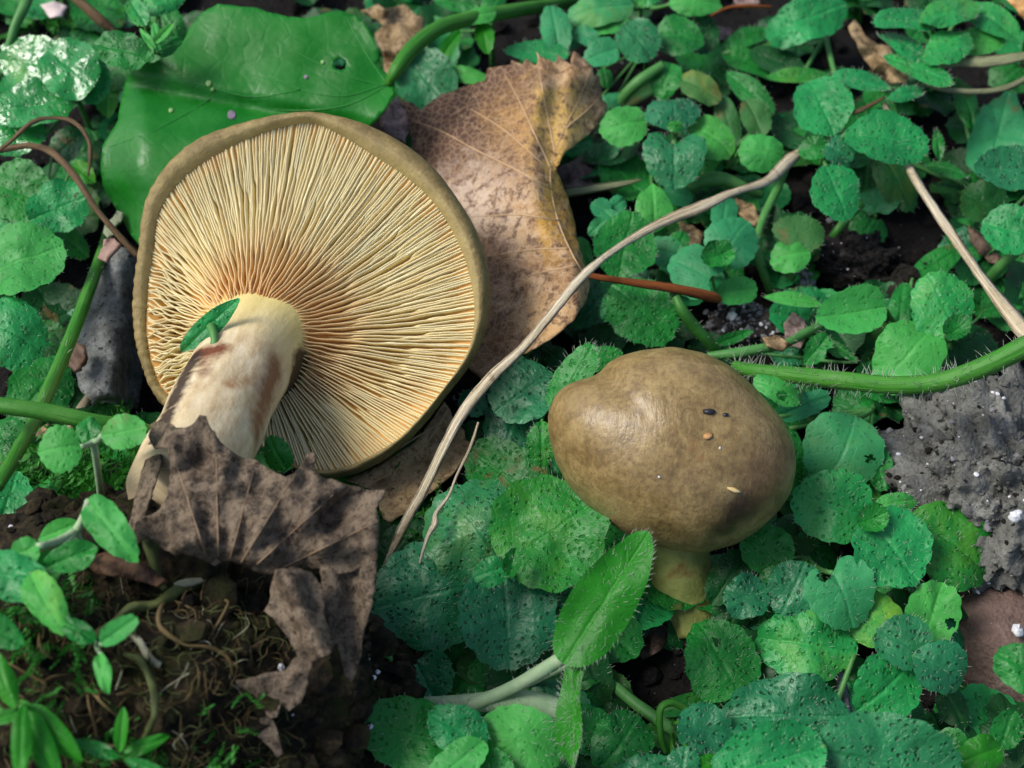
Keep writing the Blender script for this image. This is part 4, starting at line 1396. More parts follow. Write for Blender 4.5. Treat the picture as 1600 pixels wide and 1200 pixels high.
for (x, y, r, m_) in ((362, 179, 6.5, SPOT), (326, 130, 4.5, PALESPOT), (332, 140, 3, PALESPOT), (267, 172, 3.5, PALESPOT), (504, 97, 3, PALESPOT), (478, 120, 3, SPOT)):
    poly = [(x + r * math.cos(a * .63), y + r * 1.1 * math.sin(a * .63)) for a in range(10)]
    V, F, UV = sheet(poly, lambda a, b: zG(a, b) + .018, 4, .4, seed=int(x))
    obj('leaf_spot', V, F, m_, big_leaf, UV, solid=.0001)

# brown toothed leaf
DA = [(625,152),(634,158),(645,160),(657,171),(668,163),(690,147),(712,140),(740,131),(757,126),(762,106),(778,103),(797,102),(800,94),(817,100),(822,92),(836,103),(840,99),(838,81),(852,92),(868,98),(872,85),(884,96),(892,100),(896,79),(907,86),(918,96),(926,104),(928,118),(936,118),(940,140),(941,155),(949,163),(943,180),(932,198),(918,212),(900,224),(882,240),(868,262),(876,280),(886,304),(896,338),(902,370),(912,408),(923,440),(917,466),(898,498),(872,520),(850,535),(822,552),(806,556),(790,565),(775,585),(752,592),(735,578),(725,560),(722,500),(715,420),(690,340),(665,280),(645,235),(640,200),(632,178)]
def zA(x, y):
    # ridge along the yellow fold
    rx = 858 + 45 * sm(300, 440, y) + 14 * sm(230, 90, y)
    t = (x - rx)
    z = 1.15 + 1.35 * sm(-240, 0, t) - .012 * max(0, t) * (1.1 if y < 270 else 2.4)
    z += (260 - y) / 170 * .35 if y < 260 else 0
    z -= .30 * math.exp(-(t / 16) ** 2) * sm(440, 300, y)
    z += .09 * N3(x, y, 60) + .035 * N3(x, y, 22, 3)
    z += .12 * math.sin((x * .55 + y) / 19) * sm(200, 90, y)
    z += .22 * sm(560, 590, y) - .35 * sm(480, 590, y) * 0
    z += .12 * math.exp(-(((y - 200) - (x - 690) * .55) / 40) ** 2)
    return z
def dead_mat(name, c_dark, c_mid, c_lite, c_yel=None, net=True, rough=.6, spec=.3, big_=140, patches=()):
    k = M(name, rough, spec)
    n = k.noise(big_, 7, .72, .5)
    c = k.ramp(n, [(.34, c_dark), (.45, c_mid), (.56, c_lite), (.68, c_mid)])
    if c_yel:
        c = k.mix(k.ramp(k.noise(70, 3), [(.48, 0.0), (.6, .8)]), c, c_yel)
    for (px, py, r0, r1, cc, f, sx, sy) in patches:
        mp = k.n('ShaderNodeMapping'); k.l(k.tc.outputs['UV'], mp.inputs[0])
        mp.inputs['Location'].default_value = (-px / 100 * sx, -py / 100 * sy, 0); mp.inputs['Scale'].default_value = (sx, sy, 1)
        v = k.n('ShaderNodeVectorMath'); v.operation = 'LENGTH'; k.l(mp.outputs[0], v.inputs[0])
        d = k.math('ADD', v.outputs['Value'], k.math('MULTIPLY', k.math('SUBTRACT', k.noise(3.6, 7, .75, co='UV'), .5), 2.0))
        c = k.mix(k.math('MULTIPLY', k.ramp(k.math('MULTIPLY', d, .25), [(r0 / 400, 1.0), (r1 / 400, 0.0)]), f), c, cc)
    bl = k.ramp(k.noise(big_ * 2.6, 6, .75), [(.50, 0.0), (.59, .85)])
    c = k.mix(bl, c, c_dark)
    sp = k.ramp(k.vor(800), [(.08, 1.0), (.2, 0.0)])
    c = k.mix(k.math('MULTIPLY', k.math('MULTIPLY', sp, k.ramp(k.noise(170, 2), [(.42, 0.0), (.54, 1.0)])), .8), c, tuple(c_dark[i] * .5 for i in range(3)) + (1,))
    if net:
        v = k.vor(620, 'DISTANCE_TO_EDGE')
        e = k.ramp(v, [(.02, 1.0), (.09, 0.0)])
        c = k.mix(k.math('MULTIPLY', e, .30), c, tuple(min(1, c_lite[i] * 1.2) for i in range(3)) + (1,))
        k.bump(e, .0001, .5)
    k.col(c)
    k.bump(k.noise(900, 5, .65), .00035, .8)
    k.bump(k.noise(220, 4, .6), .0009, .5)
    k.translucent(.06, c_mid)
    return k.m
PA = [(700, 160, 60, 150, lin(52, 32, 25), .95, .6, 1.2), (640, 220, 50, 130, lin(72, 46, 34), .9, 1.0, .6), (790, 115, 0, 70, lin(84, 56, 40), .85, 1, 1), (700, 270, 20, 90, lin(88, 62, 50), .8, 1, 1), (800, 250, 0, 70, lin(110, 80, 56), .75, 1, 1),
      (815, 190, 0, 80, lin(176, 134, 78), .8, 1, 1), (745, 320, 20, 90, lin(206, 186, 166), .75, 1, 1), (868, 290, 10, 45, lin(196, 152, 58), .9, 1.2, .28), (880, 190, 5, 60, lin(206, 170, 92), .85, 1.0, .6),
      (890, 340, 5, 40, lin(180, 130, 46), .85, 1.1, .4), (760, 420, 15, 80, lin(98, 72, 60), .8, 1, 1), (880, 430, 0, 50, lin(120, 84, 52), .7, 1, 1), (860, 510, 0, 60, lin(196, 158, 104), .8, 1, 1),
      (765, 540, 10, 80, lin(138, 98, 64), .7, 1, 1), (935, 140, 0, 30, lin(96, 66, 50), .8, 1.4, .5), (900, 90, 0, 26, lin(90, 60, 42), .8, .6, 1.4)]
DEADA = dead_mat('dead_leaf_mottled', lin(92, 64, 46), lin(168, 130, 88), lin(196, 166, 128), None, patches=PA, big_=170)
VEIN_A = plain('dead_vein', lin(176, 146, 108), lin(200, 170, 130), 300, .6)
leafA = thing_sheet('fallen_toothed_leaf', 'mottled brown and yellow fallen leaf with toothed tip, folded under the gilled cap', 'dead leaf', 'leaf_blade', DA, zA, DEADA, seed=5, step=8, amp=1.4,
    veins=[[(918, 438), (893, 395), (872, 345), (861, 295), (862, 255), (880, 205), (905, 155), (922, 110)], [(861, 295), (800, 262), (745, 235), (690, 205), (650, 190)], [(860, 262), (838, 215), (815, 165), (790, 118)], [(872, 345), (815, 336), (755, 338), (725, 340)], [(888, 388), (835, 390), (780, 398), (735, 405)], [(900, 415), (850, 425), (800, 440), (740, 470)], [(862, 270), (790, 205), (735, 170)], [(868, 240), (855, 180), (842, 110)], [(885, 200), (920, 170), (938, 150)]], vm=VEIN_A, vr=3.4)
V, F, UV = ptube([(912, 428, zA(905, 428), 9), (940, 434, 2.5, 10), (1000, 443, 2.45, 13), (1060, 452, 2.3, 15), (1112, 464, 1.9, 18), (1124, 468, 1.7, 10)], sides=10, rough=.15)
obj('leaf_stalk', V, F, TWIG, leafA, UV)

# tan leaf under the lower rim
DE = [(540,750),(575,735),(610,715),(650,690),(685,640),(695,628),(703,640),(708,655),(716,664),(726,672),(727,688),(735,690),(731,706),(722,722),(706,742),(690,754),(668,772),(655,790),(640,800),(625,806),(610,816),(598,808),(592,792),(590,770)]
def zE(x, y): return .95 + .25 * math.sin((x + y) / 60) * .5 + .10 * N3(x, y, 40) + .10 * math.exp(-(((y - 700) + (x - 640) * .75) / 10) ** 2)
DEADE = dead_mat('dead_leaf_tan', lin(110, 86, 58), lin(168, 142, 100), lin(190, 164, 124), None, False, big_=200)
thing_sheet('fallen_tan_leaf', 'flat tan dead leaf fragment lying under the lower rim of the gilled cap', 'dead leaf', 'leaf_blade', DE, zE, DEADE, seed=6, step=8, amp=1.6,
    veins=[[(700, 640), (660, 700), (600, 745), (560, 760)], [(728, 690), (680, 720), (600, 790)], [(690, 660), (640, 690), (590, 725)]], vm=VEIN_A, vr=4)

# root clod: soil mound in the near left corner
CC = P(215, 1130, 1.3)
CR = (.046, .037, .036)
def clod_pt(d):
    k = 1 + .16 * noise.fractal(Vector((d.x * 2.2, d.y * 2.2, d.z * 2.2 + 4)), 1, 2, 4) + .05 * noise.noise(d * 11)
    return CC + Vector((d.x * CR[0], d.y * CR[1], d.z * CR[2])) * k
clod = empty('root_clod', (CC.x, CC.y, gz(CC.x, CC.y)), 'dark clump of soil full of tangled roots below the crumpled leaf', 'soil clod')
def build_clod():
    V, F = [], []
    nu, nv = 110, 60
    for j in range(nv + 1):
        ph = math.pi * j / nv
        for i in range(nu):
            th = 2 * math.pi * i / nu
            V.append(clod_pt(Vector((math.sin(ph) * math.cos(th), math.sin(ph) * math.sin(th), math.cos(ph)))))
    for j in range(nv):
        for i in range(nu):
            i2 = (i + 1) % nu
            F.append((j * nu + i, (j + 1) * nu + i, (j + 1) * nu + i2, j * nu + i2))
    obj('soil_ball', V, F, ROOTSOIL, clod)
    rnd = random.Random(5)
    V, F = [], []
    for _ in range(3000):
        d = Vector((rnd.gauss(0, 1), rnd.gauss(0, 1), abs(rnd.gauss(0, 1)) - .3)).normalized()
        r = rnd.choice((.03, .05, .05, .08, .08, .13, .24)) * CM * rnd.uniform(.7, 1.3)
        lump(V, F, clod_pt(d) + d * r * .3, r, rnd)
    o = obj('crumbs', V, F, ROOTSOIL, clod, smooth=False); o['kind'] = 'stuff'
    V, F = [], []
    for _ in range(60):
        d = Vector((rnd.gauss(0, 1), rnd.gauss(0, 1) - .5, abs(rnd.gauss(0, 1)))).normalized()
        lump(V, F, clod_pt(d) + d * .0006, rnd.uniform(.03, .065) * CM, rnd)
    o = obj('pale_grit', V, F, WHITEP, clod, smooth=False); o['kind'] = 'stuff'
build_clod()
def on_clod(px, py, up):
    q = onball(px, py, CC, CR)
    d = Vector([(q[i] - CC[i]) / CR[i] for i in range(3)]).normalized()
    s = clod_pt(d)
    return s + d * up * CM
def root_(pts, m, name='root', sub=6, rough=.25):
    c = catmull(pts, sub)
    path = [on_clod(a[0], a[1], a[2]) for a in c]
    rad = [max(a[3], .5) * .27 * pxscale(p) for a, p in zip(c, path)]
    V, F, UV = tube(path, rad, sides=9, rough=.8)
    obj(name, V, F, m, clod, UV)
for pts, m_ in (
    ([(325, 902, .1, 22), (280, 922, .25, 28), (250, 945, .28, 30), (205, 965, .25, 26), (165, 990, .2, 24), (125, 1015, .1, 22), (115, 1030, .0, 16)], ROOT_O),
    ([(262, 915, .25, 20), (245, 895, .35, 30), (235, 868, .5, 40), (250, 852, .55, 24)], ROOT_O),
    ([(325, 905, .25, 18), (300, 912, .3, 22), (275, 918, .3, 14)], ROOT_P),
    ([(85, 910, .25, 9), (100, 945, .2, 12), (112, 975, .15, 18), (125, 1005, .1, 16)], ROOT_P),
    ([(195, 1025, .1, 14), (222, 1045, .3, 24), (238, 1075, .4, 24), (240, 1110, .35, 22), (232, 1140, .25, 20), (215, 1170, .1, 14)], ROOT_O),
    ([(195, 990, .1, 10), (215, 1010, .15, 18), (232, 1035, .15, 20), (250, 1045, .1, 22)], ROOT_P),
    ([(255, 950, .2, 12), (245, 985, .2, 12), (255, 1003, .2, 12), (290, 1018, .2, 12), (330, 1025, .2, 11), (350, 1040, .12, 9), (360, 1058, 0, 6)], ROOT_T),
    ([(330, 915, .1, 8), (350, 930, .25, 8), (350, 955, .25, 8), (335, 985, .2, 7), (320, 1005, .1, 6)], ROOT_T),
    ([(50, 955, .1, 9), (52, 985, .15, 9), (50, 1000, .1, 6)], ROOT_T), ([(60, 990, .1, 6), (60, 1030, .15, 7), (62, 1045, .05, 5)], ROOT_T),
    ([(70, 1000, .1, 10), (80, 1025, .2, 12), (95, 1040, .1, 8)], ROOT_T), ([(20, 1035, .1, 9), (50, 1055, .15, 10), (85, 1075, .1, 9)], ROOT_T),
    ([(140, 1075, .1, 8), (170, 1105, .2, 10), (200, 1130, .1, 8)], ROOT_T), ([(145, 1090, .1, 8), (155, 1130, .2, 9), (158, 1170, .1, 8), (185, 1200, .1, 8)], ROOT_T),
    ([(100, 1145, .1, 9), (140, 1158, .15, 10), (190, 1165, .15, 9), (220, 1160, .1, 8)], ROOT_T), ([(240, 1150, .1, 8), (245, 1180, .15, 8), (230, 1210, .1, 8)], ROOT_T),
    ([(185, 1090, .1, 5), (205, 1085, .2, 5), (225, 1090, .1, 5)], ROOT_T), ([(195, 1040, .1, 6), (188, 1065, .15, 6), (183, 1080, .1, 4)], ROOT_P),
    ([(295, 1040, .1, 5), (297, 1065, .1, 5), (296, 1085, .05, 4)], ROOT_T), ([(310, 960, .1, 5), (312, 990, .12, 5), (315, 1008, .05, 4)], ROOT_T),
    ([(260, 1105, .1, 7), (275, 1118, .15, 7)], ROOT_O), ([(280, 1145, .1, 6), (270, 1160, .15, 7), (275, 1170, .1, 5)], ROOT_P),
    ([(300, 1180, .1, 6), (320, 1195, .15, 6), (330, 1215, .1, 5)], ROOT_T), ([(105, 980, .1, 6), (130, 960, .1, 6), (170, 955, .1, 5)], ROOT_T),
    ([(0, 1100, .1, 7), (30, 1085, .15, 7), (60, 1095, .1, 6)], ROOT_T)):
    root_(pts, m_)
rr = random.Random(77)
for _ in range(16):
    x, y = rr.uniform(20, 420), rr.uniform(930, 1190)
    a = rr.uniform(0, 6.28); pts = []
    for k in range(4):
        pts.append((x, y, .08 + .12 * (k % 2), rr.uniform(1.8, 4.5)))
        a += rr.uniform(-.8, .8); x += 24 * math.cos(a); y += 24 * math.sin(a)
    root_(pts, rr.choice((ROOT_T, ROOT_T, ROOT_O, ROOT_P)), sub=4)

def root_fuzz():
    rnd = random.Random(91)
    for nm, m_, cnt in (('root_hairs', ROOT_T, 230), ('moss_fibres', ROOT_O, 260), ('pale_root_hairs', ROOT_P, 22)):
        V, F = [], []
        for _ in range(cnt):
            x, y = rnd.uniform(-20, 480), rnd.uniform(905, 1215)
            a = rnd.uniform(0, 6.28); pts = []
            for k in range(4):
                pts.append(tuple(on_clod(x, y, rnd.uniform(.02, .3))))
                a += rnd.uniform(-.9, .9); x += 13 * math.cos(a); y += 13 * math.sin(a)
            path = [Vector(p) for p in catmull(pts, 3)]
            v, f, _u = tube(path, [rnd.uniform(.00003, .00010)] * len(path), sides=4, cap=False)
            b = len(V); V += v; F += [tuple(b + i for i in q) for q in f]
        o = obj(nm, V, F, m_, clod); o['kind'] = 'stuff'
root_fuzz()

# crumpled grey-brown leaf over the stem base
DB = [(236,662),(250,656),(261,660),(275,668),(290,668),(305,660),(312,650),(321,651),(324,664),(336,676),(345,690),(358,702),(372,712),(392,716),(408,724),(430,738),(446,746),(458,740),(470,730),(478,712),(489,706),(494,714),(488,732),(502,744),(528,752),(548,760),(566,764),(580,766),(602,764),(598,780),(588,795),(592,820),(590,850),(588,888),(575,880),(555,890),(520,902),(500,888),(470,886),(440,896),(412,897),(380,884),(350,876),(336,884),(310,872),(290,866),(273,868),(250,850),(232,838),(215,850),(205,838),(212,815),(232,805),(250,795),(262,772),(266,740),(262,700),(240,700),(232,680)]
def zB(x, y):
    a = math.atan2(935 - y, x - 343)
    r = math.hypot(x - 343, 935 - y)
    z = 5.75 + .0022 * (700 - y) - .0012 * max(0, x - 420)
    z += (.11 + .12 * N3(x, y, 90, 12)) * (1 - abs(math.sin((a - 1.31 + .05 * N3(x, y, 70, 3)) * 11.0))) * sm(20, 120, r)
    z += .40 * N3(x, y, 62, 5) + .17 * N3(x, y, 26, 2) + .04 * N3(x, y, 11, 7)
    z -= .9 * sm(850, 905, y) * .6
    z -= .35 * sm(300, 205, x)
    return z
DEADB = dead_mat('dead_leaf_grey_brown', lin(42, 34, 27), lin(86, 73, 59), lin(118, 104, 86), None, True, .7, .25, 230)
VEIN_B = plain('dead_vein_grey', lin(120, 98, 74), lin(156, 130, 100), 300, .7)
leafB = thing_sheet('crumpled_dead_leaf', 'crumpled pleated grey-brown dead leaf wrapped over the base of the gilled mushroom stem', 'dead leaf', 'leaf_blade', DB, zB, DEADB, solid=.0003, seed=8, step=8, amp=1.8,
    veins=[[(343 + r_ * math.cos(1.31 + k_ * math.pi / 11), 935 - r_ * math.sin(1.31 + k_ * math.pi / 11)) for r_ in range(b_, e_, 20)] for k_, b_, e_ in ((0, 66, 208), (-1, 66, 232), (-2, 80, 258), (-3, 112, 276), (1, 66, 236), (2, 74, 232))], vm=VEIN_B, vr=3.2)
def lobe(poly, zf, seed):
    V, F, UV = sheet(poly, zf, 8, 1.6, (), seed)
    obj('torn_lobe', V, F, DEADB, leafB, UV, solid=.0003)
lobe([(430,890),(457,885),(487,895),(505,920),(507,960),(522,1000),(520,1017),(487,1035),(478,1075),(470,1098),(452,1110),(440,1100),(432,1120),(422,1122),(412,1107),(400,1095),(384,1078),(365,1075),(368,1062),(400,1058),(425,1050),(445,1047),(465,1025),(450,997),(436,980),(427,965),(412,955),(420,942),(424,915)],
     lambda x, y: 5.2 - (y - 890) * .0042 + .35 * math.exp(-(((x - 470) - (y - 950) * .5) / 22) ** 2) + .12 * N3(x, y, 30, 8), 21)
lobe([(500,885),(540,880),(588,870),(586,915),(580,950),(567,987),(562,1025),(556,1050),(549,1066),(541,1057),(534,1025),(520,995),(508,955)],
     lambda x, y: 5.0 - (y - 880) * .0050 - .25 * math.exp(-((x - 548) / 18) ** 2) + .1 * N3(x, y, 30, 9), 22)
lobe([(410,1115),(428,1128),(436,1150),(442,1178),(432,1184),(424,1170),(412,1160),(400,1150),(404,1130)],
     lambda x, y: 4.1 - (y - 1115) * .004 + .1 * N3(x, y, 25, 9), 23)
lobe([(232,690),(244,684),(256,690),(252,720),(240,760),(228,800),(214,838),(203,845),(200,820),(208,790),(216,755),(226,720)],
     lambda x, y: 5.2 - .25 * sm(256, 205, x) + .1 * N3(x, y, 25, 4), 24)

# brown bark litter in front of the clod rim
lobe2 = [(130,875),(165,862),(205,872),(232,885),(260,905),(245,915),(205,905),(180,900),(150,895)]
thing_sheet('bark_flake', 'thin dark brown bark flake on top of the root clod', 'bark', 'flake', lobe2, lambda x, y: 5.15 + .12 * N3(x, y, 30), dead_mat('bark_flake_brown', lin(40, 24, 16), lin(84, 56, 38), lin(110, 80, 55), None, False), solid=.0006, seed=30, step=10)

# grey bark chunk left of the gilled cap
BK = [(178,398),(188,386),(205,388),(222,402),(240,430),(245,480),(240,540),(232,590),(222,612),(216,640),(200,634),(186,624),(172,618),(160,616),(142,622),(127,612),(121,594),(117,570),(110,545),(114,522),(124,498),(135,470),(148,440),(160,412)]
def zK(x, y):
    u = (x - 165) - (y - 500) * -.18
    z = 1.75 - .00022 * (u * u) + .10 * N3(x, y, 35, 1) + .05 * N3(x, y, 12, 6)
    z -= .55 * sm(185, 225, x + (y - 520) * .12)
    return z
kb = M('grey_bark', .8, .3)
cb = kb.ramp(kb.noise(140, 7, .75), [(.34, lin(58, 58, 54)), (.45, lin(104, 106, 102)), (.60, lin(136, 140, 138)), (.78, lin(180, 190, 186))])
cb = kb.mix(kb.ramp(kb.noise(900, 3, .6), [(.58, 0.0), (.66, .9)]), cb, lin(28, 24, 24))
kb.col(cb); kb.bump(kb.noise(700, 5, .7), .0008, 1.0); kb.bump(kb.noise(150, 4), .002, .6)
thing_sheet('bark_chunk', 'weathered dark grey speckled bark chunk leaning beside the gilled cap', 'bark', 'slab', BK, zK, kb.m, solid=.0032, seed=12, step=8, amp=2.0)
thing_sheet('bark_sliver', 'small brown sliver of bark on the side of the grey bark chunk', 'bark', 'flake', [(112,548),(120,536),(132,540),(134,556),(126,576),(114,580),(108,566)], lambda x, y: 2.1 + .05 * N3(x, y, 12), plain('bark_sliver_brown', lin(74, 54, 42), lin(104, 80, 62), 300), solid=.0012, seed=13, step=6)
thing_sheet('pink_husk', 'small pinkish dry husk at the top of the grey bark chunk', 'debris', 'husk', [(152,402),(166,374),(178,372),(187,380),(176,392),(164,408)], lambda x, y: 2.35 + .1 * math.sin((x + y) / 9), plain('husk_pink', lin(140, 112, 100), lin(165, 136, 122), 300), solid=.0008, seed=14, step=6)
thing_sheet('lichen_scrap', 'pale grey-green scrap of lichen under the bent dry stalk', 'debris', 'scrap', [(163,352),(176,340),(182,328),(192,332),(190,346),(180,352),(178,366),(168,372),(161,364)], lambda x, y: 1.9 + .06 * N3(x, y, 8), plain('lichen', lin(120, 130, 100), lin(160, 165, 135), 400), solid=.0006, seed=15, step=6)

# small dead leaf pieces lying among the plants
DEADC = dead_mat('dead_leaf_dull_tan', lin(86, 68, 44), lin(138, 114, 78), lin(160, 138, 104), None, False, big_=180)
DEADP = dead_mat('dead_leaf_pinkish_grey', lin(78, 62, 58), lin(122, 102, 96), lin(150, 130, 122), None, False, big_=180)
GL_ = 'scraps of dead leaf among the green plants'
def scrap(name, label, poly, z, m, seed, amp=.25, solid=.0004):
    thing_sheet(name, label, 'dead leaf', 'leaf_blade', poly, lambda x, y: z + amp * N3(x, y, 28, seed) + .08 * N3(x, y, 10, seed), m, solid=solid, seed=seed, step=8, amp=2.0, group=GL_)
scrap('dead_leaf_scrap', 'curled tan dead leaf behind the right end of the big glossy leaf', [(565,16),(590,6),(600,14),(632,8),(662,28),(664,50),(645,75),(628,95),(612,118),(600,112),(598,80),(585,52),(600,40)], 1.3, DEADC, 41, .5)
scrap('dead_leaf_scrap', 'pinkish grey dead scrap wedged between big glossy leaf and brown toothed leaf', [(592,190),(606,168),(622,150),(634,175),(640,205),(632,222),(612,212),(594,205)], 1.7, DEADP, 42)
scrap('dead_leaf_scrap', 'long grey-brown dead leaf in shade right of the brown toothed leaf', [(872,262),(905,245),(950,232),(985,226),(1003,240),(1000,262),(960,280),(915,298),(885,300)], .75, DEADP, 43, .3)
scrap('curled_dead_leaf', 'curled papery tan leaf with a torn stalk beneath bristly leaves', [(1325,42),(1335,30),(1345,42),(1352,55),(1370,68),(1392,72),(1412,84),(1424,108),(1418,128),(1392,132),(1368,120),(1356,100),(1344,84),(1338,64)], 1.9, DEADC, 44, .5)
scrap('dead_leaf_scrap', 'pinkish scrap lying below the rear pale leaves', [(1118,40),(1140,44),(1150,52),(1136,62),(1122,62)], .9, DEADP, 45)
scrap('dead_leaf_scrap', 'whitish torn scrap beyond the orange twig', [(1145,-10),(1185,-6),(1186,6),(1165,10),(1148,4)], 1.4, DEADP, 46)
scrap('dead_leaf_scrap', 'folded grey-brown scrap above the hairy runner', [(1225,505),(1240,488),(1258,500),(1262,525),(1250,545),(1228,540)], .7, DEADP, 47)
scrap('dead_leaf_scrap', 'rough brown scrap perched over the green stem by the brown cap', [(1190,528),(1215,524),(1238,540),(1222,548),(1198,540)], 1.5, DEADC, 48)
scrap('dead_leaf_scrap', 'pale tan scrap under the long dry blade beside smooth seedlings', [(1062,345),(1082,352),(1100,362),(1094,382),(1076,388),(1066,368)], .8, DEADC, 49)
scrap('dead_leaf_scrap', 'fibrous tan scrap where two dry blades meet', [(1150,310),(1176,318),(1188,340),(1180,352),(1162,338),(1148,328)], 1.0, DEADC, 50)
scrap('dead_leaf_scrap', 'dark brown scrap on the soil below the closed mushroom', [(958,965),(1000,950),(1045,975),(1038,1010),(1005,1030),(970,1010)], .25, dead_mat('dead_leaf_dark', lin(30, 22, 18), lin(58, 44, 36), lin(80, 62, 50), None, False), 51)
scrap('dead_leaf_scrap', 'white papery scrap far back by the wet shiny leaves', [(62,8),(82,2),(104,10),(98,26),(78,28)], 1.5, plain('papery_white', lin(190, 170, 165), lin(215, 200, 195), 200), 52)
scrap('dead_leaf_scrap', 'straw-coloured scrap beneath the crossing green stems', [(44,702),(60,668),(76,660),(84,690),(72,726),(58,738),(42,725)], .9, DEADC, 53)
scrap('dead_leaf_scrap', 'brown pointed scrap in the dark gap beside the straw', [(1512,352),(1535,368),(1552,392),(1566,402),(1554,412),(1530,396),(1516,376)], .8, dead_mat('dead_leaf_brown2', lin(50, 38, 30), lin(92, 74, 60), lin(120, 98, 80), None, False), 54)
scrap('dead_leaf_scrap', 'orange-brown dead leaf at the rear corner above the bristly leaves', [(1570,-8),(1640,-12),(1640,32),(1604,34),(1588,14)], 2.0, dead_mat('dead_leaf_orange', lin(150, 100, 50), lin(200, 150, 90), lin(214, 176, 120)), 55)

# ------------------------------------------------------------------ dry grass, stems
GD = 'dry grass blades and stalks lying over the plants'
def blade(name, label, pts, m, flat=.13, sides=18, cat='dry grass', group=GD, thin=.72):
    kr = random.Random(len(label))
    pts = [(a + kr.uniform(-3, 3), b + kr.uniform(-3, 3), c_, w_ * thin * kr.uniform(.8, 1.25)) for a, b, c_, w_ in pts]
    V, F, UV = ptube(pts, sub=7, sides=sides, flat=flat, wide=(TOCAM + UPZ * .3).normalized(), rough=.16, seed=len(pts), ridge=.30)
    org = V[0].copy()
    o = obj(name, V, F, m, None, UV, origin=org)
    tag(o, label, cat, group)
    return o
blade('dry_grass_blade', 'long twisted dry grass blade running over the brown leaf and between both mushrooms', [(1262, 226, 1.5, 6), (1236, 252, 1.9, 28), (1200, 284, 2.4, 20), (1150, 302, 2.7, 20), (1090, 325, 2.8, 27), (1020, 355, 2.9, 23), (960, 390, 3.0, 20), (910, 432, 3.05, 22), (870, 480, 3.0, 23), (820, 538, 2.8, 21), (770, 590, 2.6, 23), (725, 640, 2.4, 26), (692, 700, 2.1, 25), (660, 765, 1.7, 22), (632, 818, 1.3, 24), (606, 872, .8, 14), (598, 890, .5, 4)], STRAW, thin=.66)
blade('dry_grass_blade', 'thin dry stalk with a white node beside the long twisted blade', [(745, 662, 2.3, 5), (736, 700, 2.3, 6), (716, 740, 2.3, 7), (698, 772, 2.3, 8), (684, 802, 2.3, 9), (678, 820, 2.3, 15), (670, 842, 2.3, 11), (655, 880, 2.2, 5)], STRAW, .6)
blade('dry_grass_blade', 'pale straw slanting down past the emerald rosette', [(1383, 160, 2.0, 10), (1395, 190, 2.0, 18), (1420, 252, 2.0, 18), (1450, 312, 2.1, 17), (1490, 372, 2.3, 18), (1535, 435, 2.6, 22), (1575, 485, 2.9, 27), (1612, 530, 3.2, 30)], STRAW, thin=.9)
blade('dry_grass_blade', 'short brown dry sliver stuck to the emerald rosette', [(1384, 152, 2.3, 8), (1360, 165, 2.3, 9), (1338, 175, 2.3, 9), (1330, 178, 2.3, 4)], STRAWB)
blade('dry_stalk', 'bent dry stalk arching down to the left rim of the gilled cap', [(-20, 238, 3.0, 12), (20, 232, 3.0, 13), (50, 229, 3.0, 14), (85, 242, 3.0, 15), (115, 275, 2.9, 15), (150, 325, 2.7, 15), (185, 370, 2.4, 15), (212, 400, 2.1, 14)], STRAWB, .7)
blade('dry_stalk', 'thin curled brown tendril hooked above the bent dry stalk', [(-8, 243, 3.2, 8), (20, 215, 3.4, 9), (45, 192, 3.5, 9), (80, 183, 3.5, 8), (112, 190, 3.5, 8), (135, 212, 3.4, 8), (141, 240, 3.3, 9), (137, 278, 3.1, 4)], STRAWB, .8)
blade('dry_grass_blade', 'striped greenish dry blade entering over the curled tan leaf', [(1640, 82, 2.6, 22), (1600, 88, 2.6, 24), (1540, 95, 2.4, 24), (1490, 100, 2.2, 24), (1450, 106, 1.9, 18)], STRAWG)
blade('dry_grass_blade', 'twisted greenish dry strip curving behind the emerald rosette', [(1610, 118, 2.2, 14), (1575, 138, 2.1, 13), (1530, 144, 2.0, 14), (1480, 142, 2.0, 13), (1440, 128, 2.0, 16)], STRAWG, .4)
blade('dry_stalk', 'straight brown stalk slanting in behind the wet shiny leaves', [(105, -15, 2.4, 22), (130, 10, 2.3, 21), (155, 30, 2.1, 20), (182, 54, 1.8, 18)], STRAWB, .8)
blade('dry_grass_blade', 'grey weathered straw in the shade right of the brown toothed leaf', [(885, 302, 1.1, 20), (920, 296, 1.1, 20), (965, 288, 1.1, 14), (1005, 280, 1.1, 5)], STRAWG)
blade('dry_stalk', 'thin orange-brown twig lying behind the rear leaves', [(1112, 25, 1.6, 7), (1135, 14, 1.7, 7), (1165, 10, 1.7, 7), (1205, 10, 1.6, 5)], TWIG, .9)
blade('dry_grass_blade', 'splintered pale straw under the grey bark chunk', [(150, 600, .8, 12), (132, 632, .8, 24), (112, 665, .7, 26), (98, 690, .6, 14)], STRAW, .4)
blade('dry_stalk', 'dark twig lying by the gritty clod', [(1388, 738, 1.1, 6), (1415, 750, 1.1, 8), (1438, 765, 1.0, 8), (1442, 780, .9, 6)], STRAWB, .9)
blade('dry_stalk', 'smooth grey twig under the leaves near the brown stone', [(1305, 1048, .9, 22), (1315, 1070, .9, 24), (1322, 1100, .9, 20), (1330, 1130, .8, 14)], plain('grey_twig', lin(86, 86, 96), lin(124, 124, 134), 300), .9)

